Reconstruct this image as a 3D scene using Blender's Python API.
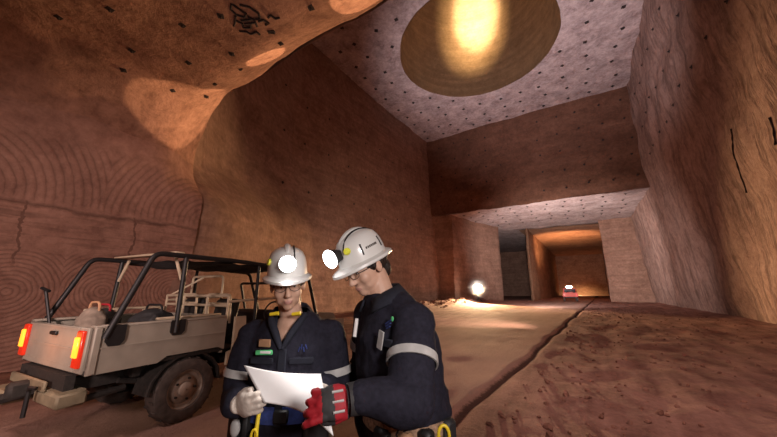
import bpy, math, random
import numpy as np
from mathutils import Vector, Matrix, noise, Quaternion
for o in list(bpy.data.objects): bpy.data.objects.remove(o)
SC = bpy.context.scene
COL = SC.collection
R = math.radians
YAW = R(32.8); PITCH = R(13.1); FPX = 304.0
# ------------------------------------------------------------------ camera
cd = bpy.data.cameras.new('camera'); cam = bpy.data.objects.new('camera', cd); COL.objects.link(cam)
cd.sensor_width = 36; cd.lens = FPX*36/777; cd.clip_start = .05; cd.clip_end = 400
cam.location = (0, 0, 1.6); cam.rotation_euler = (R(90)+PITCH, 0, YAW)
SC.camera = cam
# ------------------------------------------------------------------ world, exposure
w = bpy.data.worlds.new('mine_air'); SC.world = w; w.use_nodes = True
w.node_tree.nodes['Background'].inputs[0].default_value = (.5, .32, .28, 1)
w.node_tree.nodes['Background'].inputs[1].default_value = .02
SC.view_settings.view_transform = 'Standard'; SC.view_settings.look = 'None'
SC.view_settings.gamma = 1; SC.view_settings.use_curve_mapping = False
SC.view_settings.exposure = 0.0
try:
    SC.cycles.max_bounces = 6; SC.cycles.diffuse_bounces = 4; SC.cycles.sample_clamp_indirect = 4
    SC.cycles.caustics_reflective = False; SC.cycles.caustics_refractive = False
except Exception: pass
RT = Vector((math.cos(YAW), math.sin(YAW), 0)); FW = Vector((-math.sin(YAW), math.cos(YAW), 0))
def al(u, d, z): return RT*u + FW*d + Vector((0, 0, z))

def light(kind, name, loc, to, power, col, **k):
    l = bpy.data.lights.new(name, kind); o = bpy.data.objects.new(name, l); COL.objects.link(o)
    l.energy = power; l.color = col; o.location = loc
    if to is not None: o.rotation_euler = (Vector(to)-Vector(loc)).to_track_quat('-Z', 'Y').to_euler()
    for a, v in k.items(): setattr(l, a, v)
    return o
# strobe by the camera that lights the two people
light('AREA', 'strobe_light', al(.65, -.3, 1.95), al(-.3, 1.4, 1.35), 27, (1, .90, .86), size=.3)
light('SPOT', 'drift_light', al(-2.5, -1.5, 2.3), (-10, 2.9, 1.9), 1500, (1, .74, .68), spot_size=R(66), spot_blend=.9, shadow_soft_size=.3)  # from here unseen fill spots, added to brighten walls, roof and floor
light('SPOT', 'right_wall_light', (2.2, -2, 3.2), (6, 24, 6), 1250, (1, .80, .78), spot_size=R(58), spot_blend=1, shadow_soft_size=.4)
light('SPOT', 'roof_light', (-1.5, -3.0, 1.2), (-3.2, 3.3, 7), 230, (1, .74, .66), spot_size=R(48), spot_blend=1, shadow_soft_size=.3)
light('SPOT', 'floor_light', (.6, 3.0, 6.3), (.4, 10, 0), 1250, (1, .74, .69), spot_size=R(104), spot_blend=.9, shadow_soft_size=.4)
light('SPOT', 'vehicle_floor_light', (-3, -2, 5.5), (-4.6, 1.2, 0), 620, (1, .74, .68), spot_size=R(46), spot_blend=1, shadow_soft_size=.4)
# unseen spots added to light the chamber, shaft, brow patches and far tunnel
light('SPOT', 'chamber_ceiling_light', (-4, 14, .8), (-2.6, 25, 21), 17000, (1, .86, .91), spot_size=R(72), spot_blend=.9, shadow_soft_size=.5)
light('SPOT', 'shaft_light', (-4.5, 13.5, .8), (-6.9, 28.5, 31.4), 1000000, (1, .84, .58), spot_size=R(10), spot_blend=1, shadow_soft_size=.3)
light('SPOT', 'shaft_light', (-4.5, 13.5, .8), (-7.3, 28.3, 30.5), 260000, (1, .76, .44), spot_size=R(15), spot_blend=1, shadow_soft_size=.3)
BL = (-4.6, 9.5, .6)
light('SPOT', 'brow_light', BL, (-3.1, 4.0, 7.2), 4200, (1, .62, .34), spot_size=R(9.5), spot_blend=.12, shadow_soft_size=.02)
light('SPOT', 'brow_light', BL, (-6.2, 3.95, 7.3), 4200, (1, .62, .34), spot_size=R(7), spot_blend=.12, shadow_soft_size=.02)
light('SPOT', 'brow_light', BL, (-9.3, 3.9, 6.6), 3200, (1, .62, .34), spot_size=R(15), spot_blend=.2, shadow_soft_size=.02)
light('SPOT', 'brow_light', BL, (-7.0, 4.2, 7.2), 480, (1, .62, .36), spot_size=R(62), spot_blend=.8, shadow_soft_size=.1)
light('SPOT', 'side_wall_light', (-1, 14, 1.2), (-15.5, 21, 2.0), 2900, (1, .72, .56), spot_size=R(84), spot_blend=.9, shadow_soft_size=.4)
light('SPOT', 'tunnel_light', (-4, 28, 1.2), (-2, 46, 7.5), 15000, (1, .86, .82), spot_size=R(95), spot_blend=.8, shadow_soft_size=.4)
light('SPOT', 'far_tunnel_light', (-2.4, 53, .8), (-2.8, 61, 10.6), 17000, (1, .52, .25), spot_size=R(70), spot_blend=1, shadow_soft_size=.3)
light('SPOT', 'far_floor_light', (-2, 91.5, 1.5), (-2, 92.5, 0), 2600, (1, .66, .36), spot_size=R(150), spot_blend=.8, shadow_soft_size=.3)

light('SPOT', 'far_right_wall_light', (-7, 24, 1), (6, 36, 5), 3800, (1, .84, .80), spot_size=R(75), spot_blend=1, shadow_soft_size=.4)
# ------------------------------------------------------------------ materials
MATS = {}
class NT:
    def __init__(s, name):
        s.m = bpy.data.materials.new(name); s.m.use_nodes = True; s.t = s.m.node_tree
        s.b = s.t.nodes['Principled BSDF']; MATS[name] = s.m
    def n(s, typ, **k):
        x = s.t.nodes.new(typ)
        for a, v in k.items():
            if a.startswith('i_'): x.inputs[a[2:].replace('_', ' ')].default_value = v
            else: setattr(x, a, v)
        return x
    def l(s, a, b): s.t.links.new(a, b)
    def math(s, op, a, b=None, c=None):
        x = s.t.nodes.new('ShaderNodeMath'); x.operation = op
        for i, v in enumerate((a, b, c)):
            if v is None: continue
            if isinstance(v, (int, float)): x.inputs[i].default_value = v
            else: s.l(v, x.inputs[i])
        return x.outputs[0]
    def mix(s, f, a, b):
        x = s.t.nodes.new('ShaderNodeMix'); x.data_type = 'RGBA'
        for sock, v in ((x.inputs[0], f), (x.inputs[6], a), (x.inputs[7], b)):
            if isinstance(v, (int, float)): sock.default_value = v
            elif isinstance(v, tuple): sock.default_value = v if len(v) == 4 else v+(1,)
            else: s.l(v, sock)
        return x.outputs[2]
    def ramp(s, f, a, b):
        x = s.t.nodes.new('ShaderNodeMapRange'); x.inputs[1].default_value = a; x.inputs[2].default_value = b
        s.l(f, x.inputs[0]); return x.outputs[0]

def mat(name, col, rough=.6, metal=0, var=.12, scale=30, bump=0., emit=None, es=0, spec=.5, coat=0):
    t = NT(name); g = t.n('ShaderNodeTexCoord')
    nz = t.n('ShaderNodeTexNoise', i_Scale=scale, i_Detail=4.0); t.l(g.outputs['Object'], nz.inputs['Vector'])
    a = tuple(c*(1-var) for c in col); b = tuple(min(1, c*(1+var)) for c in col)
    t.l(t.mix(t.ramp(nz.outputs[0], .3, .7), a, b), t.b.inputs['Base Color'])
    t.b.inputs['Roughness'].default_value = rough; t.b.inputs['Metallic'].default_value = metal
    t.b.inputs['Specular IOR Level'].default_value = spec
    t.b.inputs['Coat Weight'].default_value = coat
    if bump:
        bp = t.n('ShaderNodeBump', i_Strength=bump, i_Distance=.01); t.l(nz.outputs[0], bp.inputs['Height']); t.l(bp.outputs[0], t.b.inputs['Normal'])
    if emit:
        t.b.inputs['Emission Color'].default_value = emit+(1,); t.b.inputs['Emission Strength'].default_value = es
    return t.m

def rock(name, dark, light_, nscale=.6, bump=.5, mode=None, streak=None, dist=.12):
    """procedural cut salt rock, world coordinates; mode 'cutter' adds the arcs that the cutting drum left on the walls"""
    t = NT(name); g = t.n('ShaderNodeNewGeometry'); P = g.outputs['Position']
    big = t.n('ShaderNodeTexNoise', i_Scale=nscale, i_Detail=6.0, i_Roughness=.65); t.l(P, big.inputs['Vector'])
    fine = t.n('ShaderNodeTexNoise', i_Scale=5.0, i_Detail=8.0, i_Roughness=.7); t.l(P, fine.inputs['Vector'])
    mid = t.n('ShaderNodeTexNoise', i_Scale=2.0, i_Detail=7.0, i_Roughness=.72, i_Distortion=.6); t.l(P, mid.inputs['Vector'])
    f = t.math('ADD', t.math('MULTIPLY', big.outputs[0], .35), t.math('ADD', t.math('MULTIPLY', mid.outputs[0], .35), t.math('MULTIPLY', fine.outputs[0], .3)))
    col = t.mix(t.ramp(f, .40, .60), tuple(c*.82 for c in dark), tuple(c*1.06 for c in light_))
    h = t.math('ADD', t.math('MULTIPLY', big.outputs[0], .4), t.math('ADD', t.math('MULTIPLY', mid.outputs[0], .5), t.math('MULTIPLY', fine.outputs[0], .55)))
    if streak:   # thin bedding layers
        mp = t.n('ShaderNodeMapping'); mp.inputs['Scale'].default_value = streak; t.l(P, mp.inputs['Vector'])
        st = t.n('ShaderNodeTexNoise', i_Scale=1.0, i_Detail=5.0, i_Roughness=.6); t.l(mp.outputs[0], st.inputs['Vector'])
        s = t.ramp(st.outputs[0], .3, .7)
        col = t.mix(t.math('MULTIPLY', t.math('SUBTRACT', 1, s), .45), col, tuple(c*.45 for c in dark))
        h = t.math('ADD', h, t.math('MULTIPLY', s, .5))
    if mode == 'cutter':
        sp = t.n('ShaderNodeSeparateXYZ'); t.l(P, sp.inputs[0]); Y, Z = sp.outputs[1], sp.outputs[2]
        def arcs(y0, z0, sy, sz, freq):
            # repeated circles centred every sy metres along the wall
            yy = t.math('PINGPONG', t.math('ADD', Y, 60+y0), sy/2)
            d = t.math('SQRT', t.math('ADD', t.math('MULTIPLY', yy, yy), t.math('POWER', t.math('ABSOLUTE', t.math('SUBTRACT', Z, z0)), 2)))
            d = t.math('ADD', d, t.math('MULTIPLY', big.outputs[0], .22))
            return t.math('POWER', t.math('ABSOLUTE', t.math('SINE', t.math('MULTIPLY', d, freq))), .6)
        low = arcs(.35, 1.55, 1.5, 1, 36)
        up = arcs(.2, 3.6, 5.0, 1, 21)
        mpl = t.n('ShaderNodeMapping'); mpl.inputs['Scale'].default_value = (.8, .8, 9.0); t.l(P, mpl.inputs['Vector'])
        lam = t.n('ShaderNodeTexNoise', i_Scale=1.0, i_Detail=4.0, i_Distortion=.5); t.l(mpl.outputs[0], lam.inputs['Vector'])
        lamm = t.math('MULTIPLY', t.math('MULTIPLY', t.ramp(lam.outputs[0], .5, .7), .8), t.math('MULTIPLY', t.ramp(Z, 3.5, 3.3), t.ramp(Z, 2.2, 2.5)))
        lowm = t.ramp(Z, 2.5, 2.3); upm = t.math('MULTIPLY', t.ramp(Z, 3.45, 3.6), t.ramp(Z, 5.2, 4.8))
        grooves = t.math('ADD', t.math('MULTIPLY', t.math('SUBTRACT', 1, low), lowm), t.math('MULTIPLY', t.math('SUBTRACT', 1, up), upm))
        crk = t.math('LESS_THAN', t.math('PINGPONG', t.math('ADD', Y, t.math('ADD', 40.3, t.math('MULTIPLY', big.outputs[0], .8))), .95), .022)
        crk = t.math('MULTIPLY', crk, t.math('MULTIPLY', t.ramp(Z, 3.5, 3.4), t.ramp(Z, 2.0, 2.3)))
        led = t.math('MULTIPLY', t.math('SUBTRACT', 1, t.math('MINIMUM', 1, t.math('MULTIPLY', t.math('ABSOLUTE', t.math('SUBTRACT', Z, t.math('ADD', 3.15, t.math('MULTIPLY', big.outputs[0], .5)))), 14))), 1)
        mk = t.math('MINIMUM', 1, t.math('ADD', t.math('ADD', lamm, t.math('MULTIPLY', grooves, .62)), t.math('ADD', crk, t.math('MULTIPLY', led, .8))))
        col = t.mix(t.math('MULTIPLY', mk, .66), col, tuple(c*.3 for c in dark))
        h = t.math('SUBTRACT', h, t.math('MULTIPLY', mk, .4))
    if mode == 'scratch':
        mp = t.n('ShaderNodeMapping'); mp.inputs['Scale'].default_value = (1.5, 2.2, .32); mp.inputs['Rotation'].default_value = (.25, 0, 0); t.l(P, mp.inputs['Vector'])
        st = t.n('ShaderNodeTexNoise', i_Scale=1.0, i_Detail=5.0, i_Roughness=.7); t.l(mp.outputs[0], st.inputs['Vector'])
        k = t.ramp(st.outputs[0], .48, .64)
        col = t.mix(t.math('MULTIPLY', k, .55), col, tuple(c*.35 for c in dark)); h = t.math('SUBTRACT', h, t.math('MULTIPLY', k, .8))
    t.l(col, t.b.inputs['Base Color'])
    t.b.inputs['Roughness'].default_value = .92; t.b.inputs['Specular IOR Level'].default_value = .15
    bp = t.n('ShaderNodeBump', i_Strength=bump, i_Distance=dist); t.l(h, bp.inputs['Height']); t.l(bp.outputs[0], t.b.inputs['Normal'])
    return t.m

M_LW = rock('red_cut_rock', (.30, .155, .115), (.45, .25, .185), mode='cutter', bump=.55)
M_ROOF = rock('red_roof_rock', (.26, .13, .09), (.46, .25, .175), nscale=1.1, bump=.7)
M_CW = rock('layered_wall_rock', (.265, .15, .108), (.41, .25, .188), streak=(.25, .25, 3.0), bump=.5)
M_RW = rock('scarred_wall_rock', (.30, .185, .15), (.45, .305, .255), mode='scratch', bump=.6)
M_CC = rock('pale_roof_rock', (.30, .22, .21), (.56, .45, .43), nscale=.7, bump=.6)
M_FACE = rock('brown_step_rock', (.17, .08, .052), (.25, .125, .082), streak=(.3, .3, 1.3), bump=.4)
M_SHAFT = rock('bored_shaft_rock', (.26, .155, .08), (.34, .21, .11), streak=(.08, .08, 2.5), bump=.2)
M_T = rock('tunnel_rock', (.34, .18, .11), (.52, .31, .20), streak=(.3, .3, 1.2), bump=.5)

# floor: red dust, paler wheel-packed road left of the gully
t = NT('red_dust_floor'); g = t.n('ShaderNodeNewGeometry'); P = g.outputs['Position']
sp = t.n('ShaderNodeSeparateXYZ'); t.l(P, sp.inputs[0])
a = t.n('ShaderNodeTexNoise', i_Scale=.9, i_Detail=8.0, i_Roughness=.7); t.l(P, a.inputs['Vector'])
mp = t.n('ShaderNodeMapping'); mp.inputs['Scale'].default_value = (3.2, .35, 1); mp.inputs['Rotation'].default_value = (0, 0, R(-3)); t.l(P, mp.inputs['Vector'])
b = t.n('ShaderNodeTexNoise', i_Scale=1.0, i_Detail=5.0); t.l(mp.outputs[0], b.inputs['Vector'])
fi = t.n('ShaderNodeTexNoise', i_Scale=14.0, i_Detail=8.0, i_Roughness=.75); t.l(P, fi.inputs['Vector'])
f = t.math('ADD', t.math('MULTIPLY', a.outputs[0], .4), t.math('ADD', t.math('MULTIPLY', b.outputs[0], .35), t.math('MULTIPLY', fi.outputs[0], .25)))
col = t.mix(t.ramp(f, .40, .60), (.17, .078, .06), (.40, .215, .165))
Yf = sp.outputs[1]
gw_ = t.math('ADD', t.math('MULTIPLY', t.math('SINE', t.math('MULTIPLY', Yf, .9)), .045), t.math('MULTIPLY', t.math('SINE', t.math('ADD', t.math('MULTIPLY', Yf, 2.3), 1.0)), .02))
gx = t.math('SUBTRACT', t.math('SUBTRACT', sp.outputs[0], gw_), t.math('SUBTRACT', t.math('MULTIPLY', Yf, .0357), 1.765))
road = t.math('MULTIPLY', t.ramp(gx, .0, -.15), t.ramp(gx, -5.4, -3.6))
col = t.mix(t.math('MULTIPLY', road, .6), col, (.44, .28, .215))
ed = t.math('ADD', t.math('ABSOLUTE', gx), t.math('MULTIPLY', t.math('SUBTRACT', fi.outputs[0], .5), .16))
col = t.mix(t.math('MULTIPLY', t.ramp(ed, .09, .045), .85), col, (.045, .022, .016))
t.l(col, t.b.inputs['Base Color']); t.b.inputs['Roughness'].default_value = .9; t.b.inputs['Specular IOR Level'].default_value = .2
bp = t.n('ShaderNodeBump', i_Strength=.8, i_Distance=.1); t.l(t.math('ADD', t.math('MULTIPLY', f, .8), t.math('MULTIPLY', fi.outputs[0], .5)), bp.inputs['Height']); t.l(bp.outputs[0], t.b.inputs['Normal'])
M_FLOOR = t.m

M_BLACK = mat('black_steel', (.018, .017, .018), .5, .3)
M_BOLT = mat('rusty_bolt_plate', (.035, .022, .02), .8)
M_PAINT = mat('beige_vehicle_paint', (.31, .275, .225), .5, 0, .1, 6, spec=.4)
M_PAINT2 = mat('tan_frame_paint', (.52, .42, .30), .5, 0, .12, 8)
M_DUST = mat('dusty_olive_steel', (.20, .165, .105), .75, 0, .3, 7)
M_TYRE = mat('dusty_rubber', (.075, .06, .052), .9, 0, .4, 12, bump=.4)
M_RIM = mat('worn_steel_rim', (.34, .28, .23), .6, .3, .3, 10)
M_DARK = mat('dark_chassis', (.02, .017, .015), .8, 0, .4)
M_MESH = mat('dark_canopy_net', (.028, .024, .024), .95, 0, .5, 18)
M_SEAT = mat('black_vinyl_seat', (.02, .02, .022), .6)
M_REDL = mat('red_lamp_plastic', (.5, .02, .01), .3, emit=(1, .05, .01), es=.35)
M_AMBER = mat('lit_amber_lamp', (.9, .3, .03), .3, emit=(1, .30, .02), es=2.2)
M_NAVY = mat('navy_cotton_drill', (.018, .017, .028), .85, 0, .25, 60, bump=.25, spec=.2)
M_NAVYD = mat('navy_collar_cloth', (.012, .013, .024), .9, 0, .2, 60)
M_SKIN = mat('skin', (.60, .365, .265), .5, 0, .05, 40)
M_LIP = mat('lip_skin', (.46, .23, .19), .45)
M_HAIR = mat('dark_hair', (.022, .014, .01), .6, 0, .4, 90, bump=.5)
M_HAIR2 = mat('brown_hair', (.07, .042, .028), .6, 0, .4, 90, bump=.5)
M_WHITE = mat('white_helmet_plastic', (.66, .645, .62), .3, 0, .03, 8, coat=.3)
M_SILV = mat('reflective_silver_tape', (.46, .45, .44), .4, .0)
M_PAPER = mat('white_paper', (.88, .86, .85), .7, 0, .02)
M_GLOVEW = mat('cream_glove_leather', (.62, .54, .47), .8, 0, .1, 30, bump=.2)
M_GLOVER = mat('red_glove_fabric', (.36, .012, .022), .65, 0, .15, 40, bump=.2)
M_GLOVEK = mat('black_glove_rubber', (.03, .028, .03), .7)
M_LENS = mat('lit_cap_lamp_lens', (1, 1, 1), .3, emit=(1, .97, .97), es=14)
M_FLOOD = mat('lit_flood_lamp_glass', (1, 1, 1), .3, emit=(1, .93, .84), es=110)
M_YEL = mat('yellow_plastic', (.85, .62, .03), .45)
M_YELS = mat('yellow_sticker', (.75, .75, .06), .5)
M_GREEN = mat('green_badge_cloth', (.10, .55, .20), .7)
M_BLUE = mat('blue_webbing', (.025, .045, .19), .7, 0, .3, 60)
M_TAN = mat('tan_leather', (.40, .22, .12), .7)
M_TANP = mat('tan_patterned_webbing', (.32, .20, .13), .8, 0, .6, 70)
M_CANVAS = mat('faded_canvas', (.20, .155, .12), .9, 0, .4, 9, bump=.3)
M_REDP = mat('red_truck_paint', (.55, .05, .03), .5)
M_GLASSD = mat('dark_window_glass', (.02, .02, .025), .1)
M_MARK = mat('black_spray_paint', (.025, .014, .014), .9)
M_EYE = mat('eye_white', (.7, .66, .62), .25); M_IRIS = mat('dark_iris', (.03, .018, .012), .2)
M_STONE = mat('red_rubble', (.22, .10, .07), .95, 0, .35, 12, bump=.5)
t = NT('clear_lens_glass'); tr = t.n('ShaderNodeBsdfTransparent'); gl = t.n('ShaderNodeBsdfGlossy', i_Roughness=.03); mx = t.n('ShaderNodeMixShader', i_Fac=.06)
t.l(tr.outputs[0], mx.inputs[1]); t.l(gl.outputs[0], mx.inputs[2]); t.l(mx.outputs[0], t.t.nodes['Material Output'].inputs['Surface']); M_CLEAR = t.m

# ------------------------------------------------------------------ mesh helpers
class MB:
    def __init__(s): s.v = []; s.f = []; s.mi = []
    def add(s, vs, fs, mi=0):
        k = len(s.v); s.v += [Vector(v) for v in vs]; s.f += [tuple(i+k for i in f) for f in fs]; s.mi += [mi]*len(fs); return s
    def box(s, c, sz, rot=None, mi=0, bev=0.):
        c = Vector(c); x, y, z = [q/2 for q in sz]
        if bev <= 0:
            vs = [Vector((i*x, j*y, k*z)) for i in (-1, 1) for j in (-1, 1) for k in (-1, 1)]
            fs = [(0, 1, 3, 2), (4, 6, 7, 5), (0, 4, 5, 1), (2, 3, 7, 6), (0, 2, 6, 4), (1, 5, 7, 3)]
        else:
            b = min(bev, x*.9, y*.9, z*.9); vs = []; idx = {}
            for i in (-1, 1):
                for j in (-1, 1):
                    for k in (-1, 1):
                        for ax in range(3):
                            p = [i*(x-b), j*(y-b), k*(z-b)]; p[ax] = (i*x, j*y, k*z)[ax]
                            idx[i, j, k, ax] = len(vs); vs.append(Vector(p))
            fs = []
            for ax in range(3):
                o1, o2 = [q for q in range(3) if q != ax]
                for sg in (-1, 1):
                    q = []
                    for (m, n) in ((-1, -1), (1, -1), (1, 1), (-1, 1)):
                        e = [0, 0, 0]; e[ax] = sg; e[o1] = m; e[o2] = n; q.append(idx[e[0], e[1], e[2], ax])
                    fs.append(tuple(q))
            for ax in range(3):
                o1, o2 = [q for q in range(3) if q != ax]
                for m in (-1, 1):
                    for n in (-1, 1):
                        q = []
                        for sg, a_ in ((-1, o1), (-1, o2), (1, o2), (1, o1)):
                            e = [0, 0, 0]; e[ax] = sg; e[o1] = m; e[o2] = n; q.append(idx[e[0], e[1], e[2], a_])
                        fs.append(tuple(q))
            for i in (-1, 1):
                for j in (-1, 1):
                    for k in (-1, 1): fs.append(tuple(idx[i, j, k, a_] for a_ in range(3)))
        m = rot if rot is not None else Matrix.Identity(3)
        return s.add([m @ v + c for v in vs], fs, mi)
    def tube(s, pts, r, seg=10, mi=0, cap=True, closed=False):
        pts = [Vector(p) for p in pts]; n = len(pts); rs = r if isinstance(r, (list, tuple)) else [r]*n
        vs = []; up = None
        for i, p in enumerate(pts):
            if closed: d = pts[(i+1) % n]-pts[i-1]
            else: d = pts[min(i+1, n-1)]-pts[max(i-1, 0)]
            d = d.normalized() if d.length > 1e-9 else Vector((0, 0, 1))
            if up is None: up = Vector((0, 0, 1)) if abs(d.z) < .9 else Vector((1, 0, 0))
            a_ = d.cross(up)
            if a_.length < 1e-6: a_ = d.orthogonal()
            a_.normalize(); b_ = a_.cross(d).normalized(); up = b_
            vs += [p+(a_*math.cos(2*math.pi*k/seg)+b_*math.sin(2*math.pi*k/seg))*rs[i] for k in range(seg)]
        fs = []
        for i in range(n if closed else n-1):
            j = (i+1) % n
            fs += [(i*seg+k, i*seg+(k+1) % seg, j*seg+(k+1) % seg, j*seg+k) for k in range(seg)]
        if cap and not closed: fs += [tuple(range(seg))[::-1], tuple(range((n-1)*seg, n*seg))]
        return s.add(vs, fs, mi)
    def ell(s, c, r, rot=None, seg=20, rings=12, mi=0):
        c = Vector(c); r = r if isinstance(r, (tuple, list)) else (r, r, r); m = rot if rot is not None else Matrix.Identity(3)
        vs = [m @ Vector((0, 0, -r[2]))+c]
        for i in range(1, rings):
            th = math.pi*i/rings-math.pi/2
            for k in range(seg):
                ph = 2*math.pi*k/seg
                vs.append(m @ Vector((r[0]*math.cos(th)*math.cos(ph), r[1]*math.cos(th)*math.sin(ph), r[2]*math.sin(th)))+c)
        vs.append(m @ Vector((0, 0, r[2]))+c); e = len(vs)-1
        fs = [(0, 1+(k+1) % seg, 1+k) for k in range(seg)]
        for i in range(rings-2):
            for k in range(seg):
                a_ = 1+i*seg; fs.append((a_+k, a_+(k+1) % seg, a_+seg+(k+1) % seg, a_+seg+k))
        b_ = 1+(rings-2)*seg; fs += [(b_+k, b_+(k+1) % seg, e) for k in range(seg)]
        return s.add(vs, fs, mi)
    def limb(s, pts, rs, seg=16):
        for i in range(len(pts)-1):
            s.tube([pts[i], pts[i+1]], [rs[i], rs[i+1]], seg)
        for p, r in zip(pts, rs): s.ell(p, r, seg=seg, rings=10)
        return s
    def loft(s, rings, seg=32, mi=0, cap=True):
        """rings: (centre, axis_a, axis_b)"""
        vs = []
        for c, a_, b_ in rings:
            c = Vector(c); a_ = Vector(a_); b_ = Vector(b_)
            vs += [c+a_*math.cos(2*math.pi*k/seg)+b_*math.sin(2*math.pi*k/seg) for k in range(seg)]
        n = len(rings); fs = []
        for i in range(n-1): fs += [(i*seg+k, i*seg+(k+1) % seg, (i+1)*seg+(k+1) % seg, (i+1)*seg+k) for k in range(seg)]
        if cap: fs += [tuple(range(seg))[::-1], tuple(range((n-1)*seg, n*seg))]
        return s.add(vs, fs, mi)
    def lathe(s, prof, origin, axis, seg=32, mi=0):
        ax = Vector(axis).normalized(); u = ax.orthogonal().normalized(); v = ax.cross(u); o = Vector(origin); vs = []
        for r, h in prof: vs += [o+ax*h+(u*math.cos(2*math.pi*k/seg)+v*math.sin(2*math.pi*k/seg))*r for k in range(seg)]
        fs = []
        for i in range(len(prof)-1): fs += [(i*seg+k, i*seg+(k+1) % seg, (i+1)*seg+(k+1) % seg, (i+1)*seg+k) for k in range(seg)]
        return s.add(vs, fs, mi)
    def prism(s, poly, axis, a0, a1, mi=0):
        """poly in the other two axes (in order), extruded along axis from a0 to a1"""
        n = len(poly); vs = []
        for a_ in (a0, a1):
            for p in poly:
                q = list(p); q.insert(axis, a_); vs.append(Vector(q))
        fs = [(i, (i+1) % n, n+(i+1) % n, n+i) for i in range(n)]+[tuple(range(n))[::-1], tuple(range(n, 2*n))]
        return s.add(vs, fs, mi)
    def xf(s, m): s.v = [m @ v for v in s.v]; return s
    def mesh(s, name, mats, smooth=True):
        me = bpy.data.meshes.new(name); me.from_pydata([tuple(v) for v in s.v], [], s.f); 
        for m in (mats if isinstance(mats, (list, tuple)) else [mats]): me.materials.append(m)
        me.polygons.foreach_set('material_index', s.mi)
        me.validate(); me.update()
        import bmesh
        bm = bmesh.new(); bm.from_mesh(me); bmesh.ops.recalc_face_normals(bm, faces=bm.faces); bm.to_mesh(me); bm.free()
        if smooth:
            me.polygons.foreach_set('use_smooth', [True]*len(me.polygons))
            try: me.set_sharp_from_angle(angle=R(40))
            except Exception: pass
        return me
    def obj(s, name, mats, parent=None, smooth=True): return link(name, s.mesh(name, mats, smooth), parent)

def link(name, me, parent=None):
    o = bpy.data.objects.new(name, me); COL.objects.link(o)
    if parent is not None: o.parent = parent
    return o
def tag(o, label=None, cat=None, group=None, kind=None):
    for k, v in (('label', label), ('category', cat), ('group', group), ('kind', kind)):
        if v: o[k] = v
    return o
def thing(name, label, cat, loc=(0, 0, 0), rotz=0, group=None):
    o = bpy.data.objects.new(name, None); COL.objects.link(o); o.location = loc; o.rotation_euler = (0, 0, rotz)
    return tag(o, label, cat, group)
def dup(o, parent=None):
    c = o.copy(); COL.objects.link(c)
    if parent is not None: c.parent = parent
    for ch in [x for x in o.children]: dup(ch, c)
    return c
def remesh(mb, name, mats, voxel, smooth=3, parent=None, wr=0., wscale=14, matfn=None):
    """one continuous skin grown over overlapping volumes"""
    tmp = mb.obj('tmp', mats, None, False)
    m = tmp.modifiers.new('r', 'REMESH'); m.mode = 'VOXEL'; m.voxel_size = voxel; m.use_smooth_shade = True
    if smooth:
        m2 = tmp.modifiers.new('s', 'SMOOTH'); m2.factor = .5; m2.iterations = smooth
    dg = bpy.context.evaluated_depsgraph_get(); dg.update()
    me = bpy.data.meshes.new_from_object(tmp.evaluated_get(dg)); bpy.data.objects.remove(tmp)
    me.materials.clear()
    for q in (mats if isinstance(mats, (list, tuple)) else [mats]): me.materials.append(q)
    if wr:
        for v in me.vertices:
            p = v.co; n_ = v.normal
            q = noise.noise(Vector((p.x*wscale, p.y*wscale, p.z*wscale*.55)))+.5*noise.noise(p*wscale*2.3)
            r_ = 1-abs(noise.noise(Vector((p.x*wscale*.7+5, p.y*wscale*.7, p.z*wscale*1.1))))*2
            v.co = p+n_*wr*(q*.7+r_*.5)
    me.polygons.foreach_set('use_smooth', [True]*len(me.polygons))
    if matfn:
        me.polygons.foreach_set('material_index', [matfn(p.center) for p in me.polygons])
    me.name = name
    return link(name, me, parent)

# ------------------------------------------------------------------ the mine
def disp(p, amp, sc=.45):
    p = Vector(p)
    a_ = noise.noise_vector(p*sc)*amp+noise.noise_vector(p*sc*3.1+Vector((7, 3, 1)))*amp*.35
    return p+a_
def sheet(name, fn, nu, nv, m, amp, sc=.45):
    vs = [disp(fn(i/nu, j/nv), amp, sc) for j in range(nv+1) for i in range(nu+1)]
    k = nu+1
    fs = [(j*k+i, j*k+i+1, (j+1)*k+i+1, (j+1)*k+i) for j in range(nv) for i in range(nu)]
    o = MB().add(vs, fs).obj(name, m); o['kind'] = 'structure'; return o
def lerp(a_, b_, t_): return a_+(b_-a_)*t_
def poly_at(pts, s):
    """point on a polyline by its length fraction"""
    L = [0]
    for p, q in zip(pts, pts[1:]): L.append(L[-1]+(Vector(q)-Vector(p)).length)
    x = s*L[-1]
    for i in range(len(pts)-1):
        if x <= L[i+1] or i == len(pts)-2:
            return Vector(pts[i]).lerp(Vector(pts[i+1]), (x-L[i])/max(1e-9, L[i+1]-L[i]))

ZR, ZC, ZS = 7.0, 21.3, 10.7
YB, YF, YE = 4.3, 35.0, 49.0
# the low drift where the camera stands: left wall and roof in one section, flaring at the brow into the chamber
def section(rad, xl, zr, n=14):
    pts = [Vector((xl-.15, 0, -.3)), Vector((xl, 0, zr-rad))]
    for i in range(1, n+1):
        a_ = math.pi/2*i/n; pts.append(Vector((xl+rad-rad*math.cos(a_), 0, zr-rad+rad*math.sin(a_))))
    return pts
RAD = 1.3
SEC_W = section(RAD, -10.0, ZR)
def drift(s_pts, o):
    # offset the section outward by o (left and up)
    sm = lambda z: (lambda q: q*q*(3-2*q))(min(1, max(0, (z-4.2)/1.5)))
    return [p+Vector((-o*sm(p.z), 0, 0)) if p.z < ZR-RAD else p+(p-Vector((-10+RAD, 0, ZR-RAD))).normalized()*o for p in s_pts]
ROWS = [(-11+i*.25, 0) for i in range(int((3.3+11)/.25)+1)]
ROWS += [(3.4, .02), (3.5, .06), (3.6, .12), (3.75, .22), (3.95, .36), (4.15, .52), (4.35, .68), (4.5, .82), (4.6, .95)]
YB = 4.6
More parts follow.
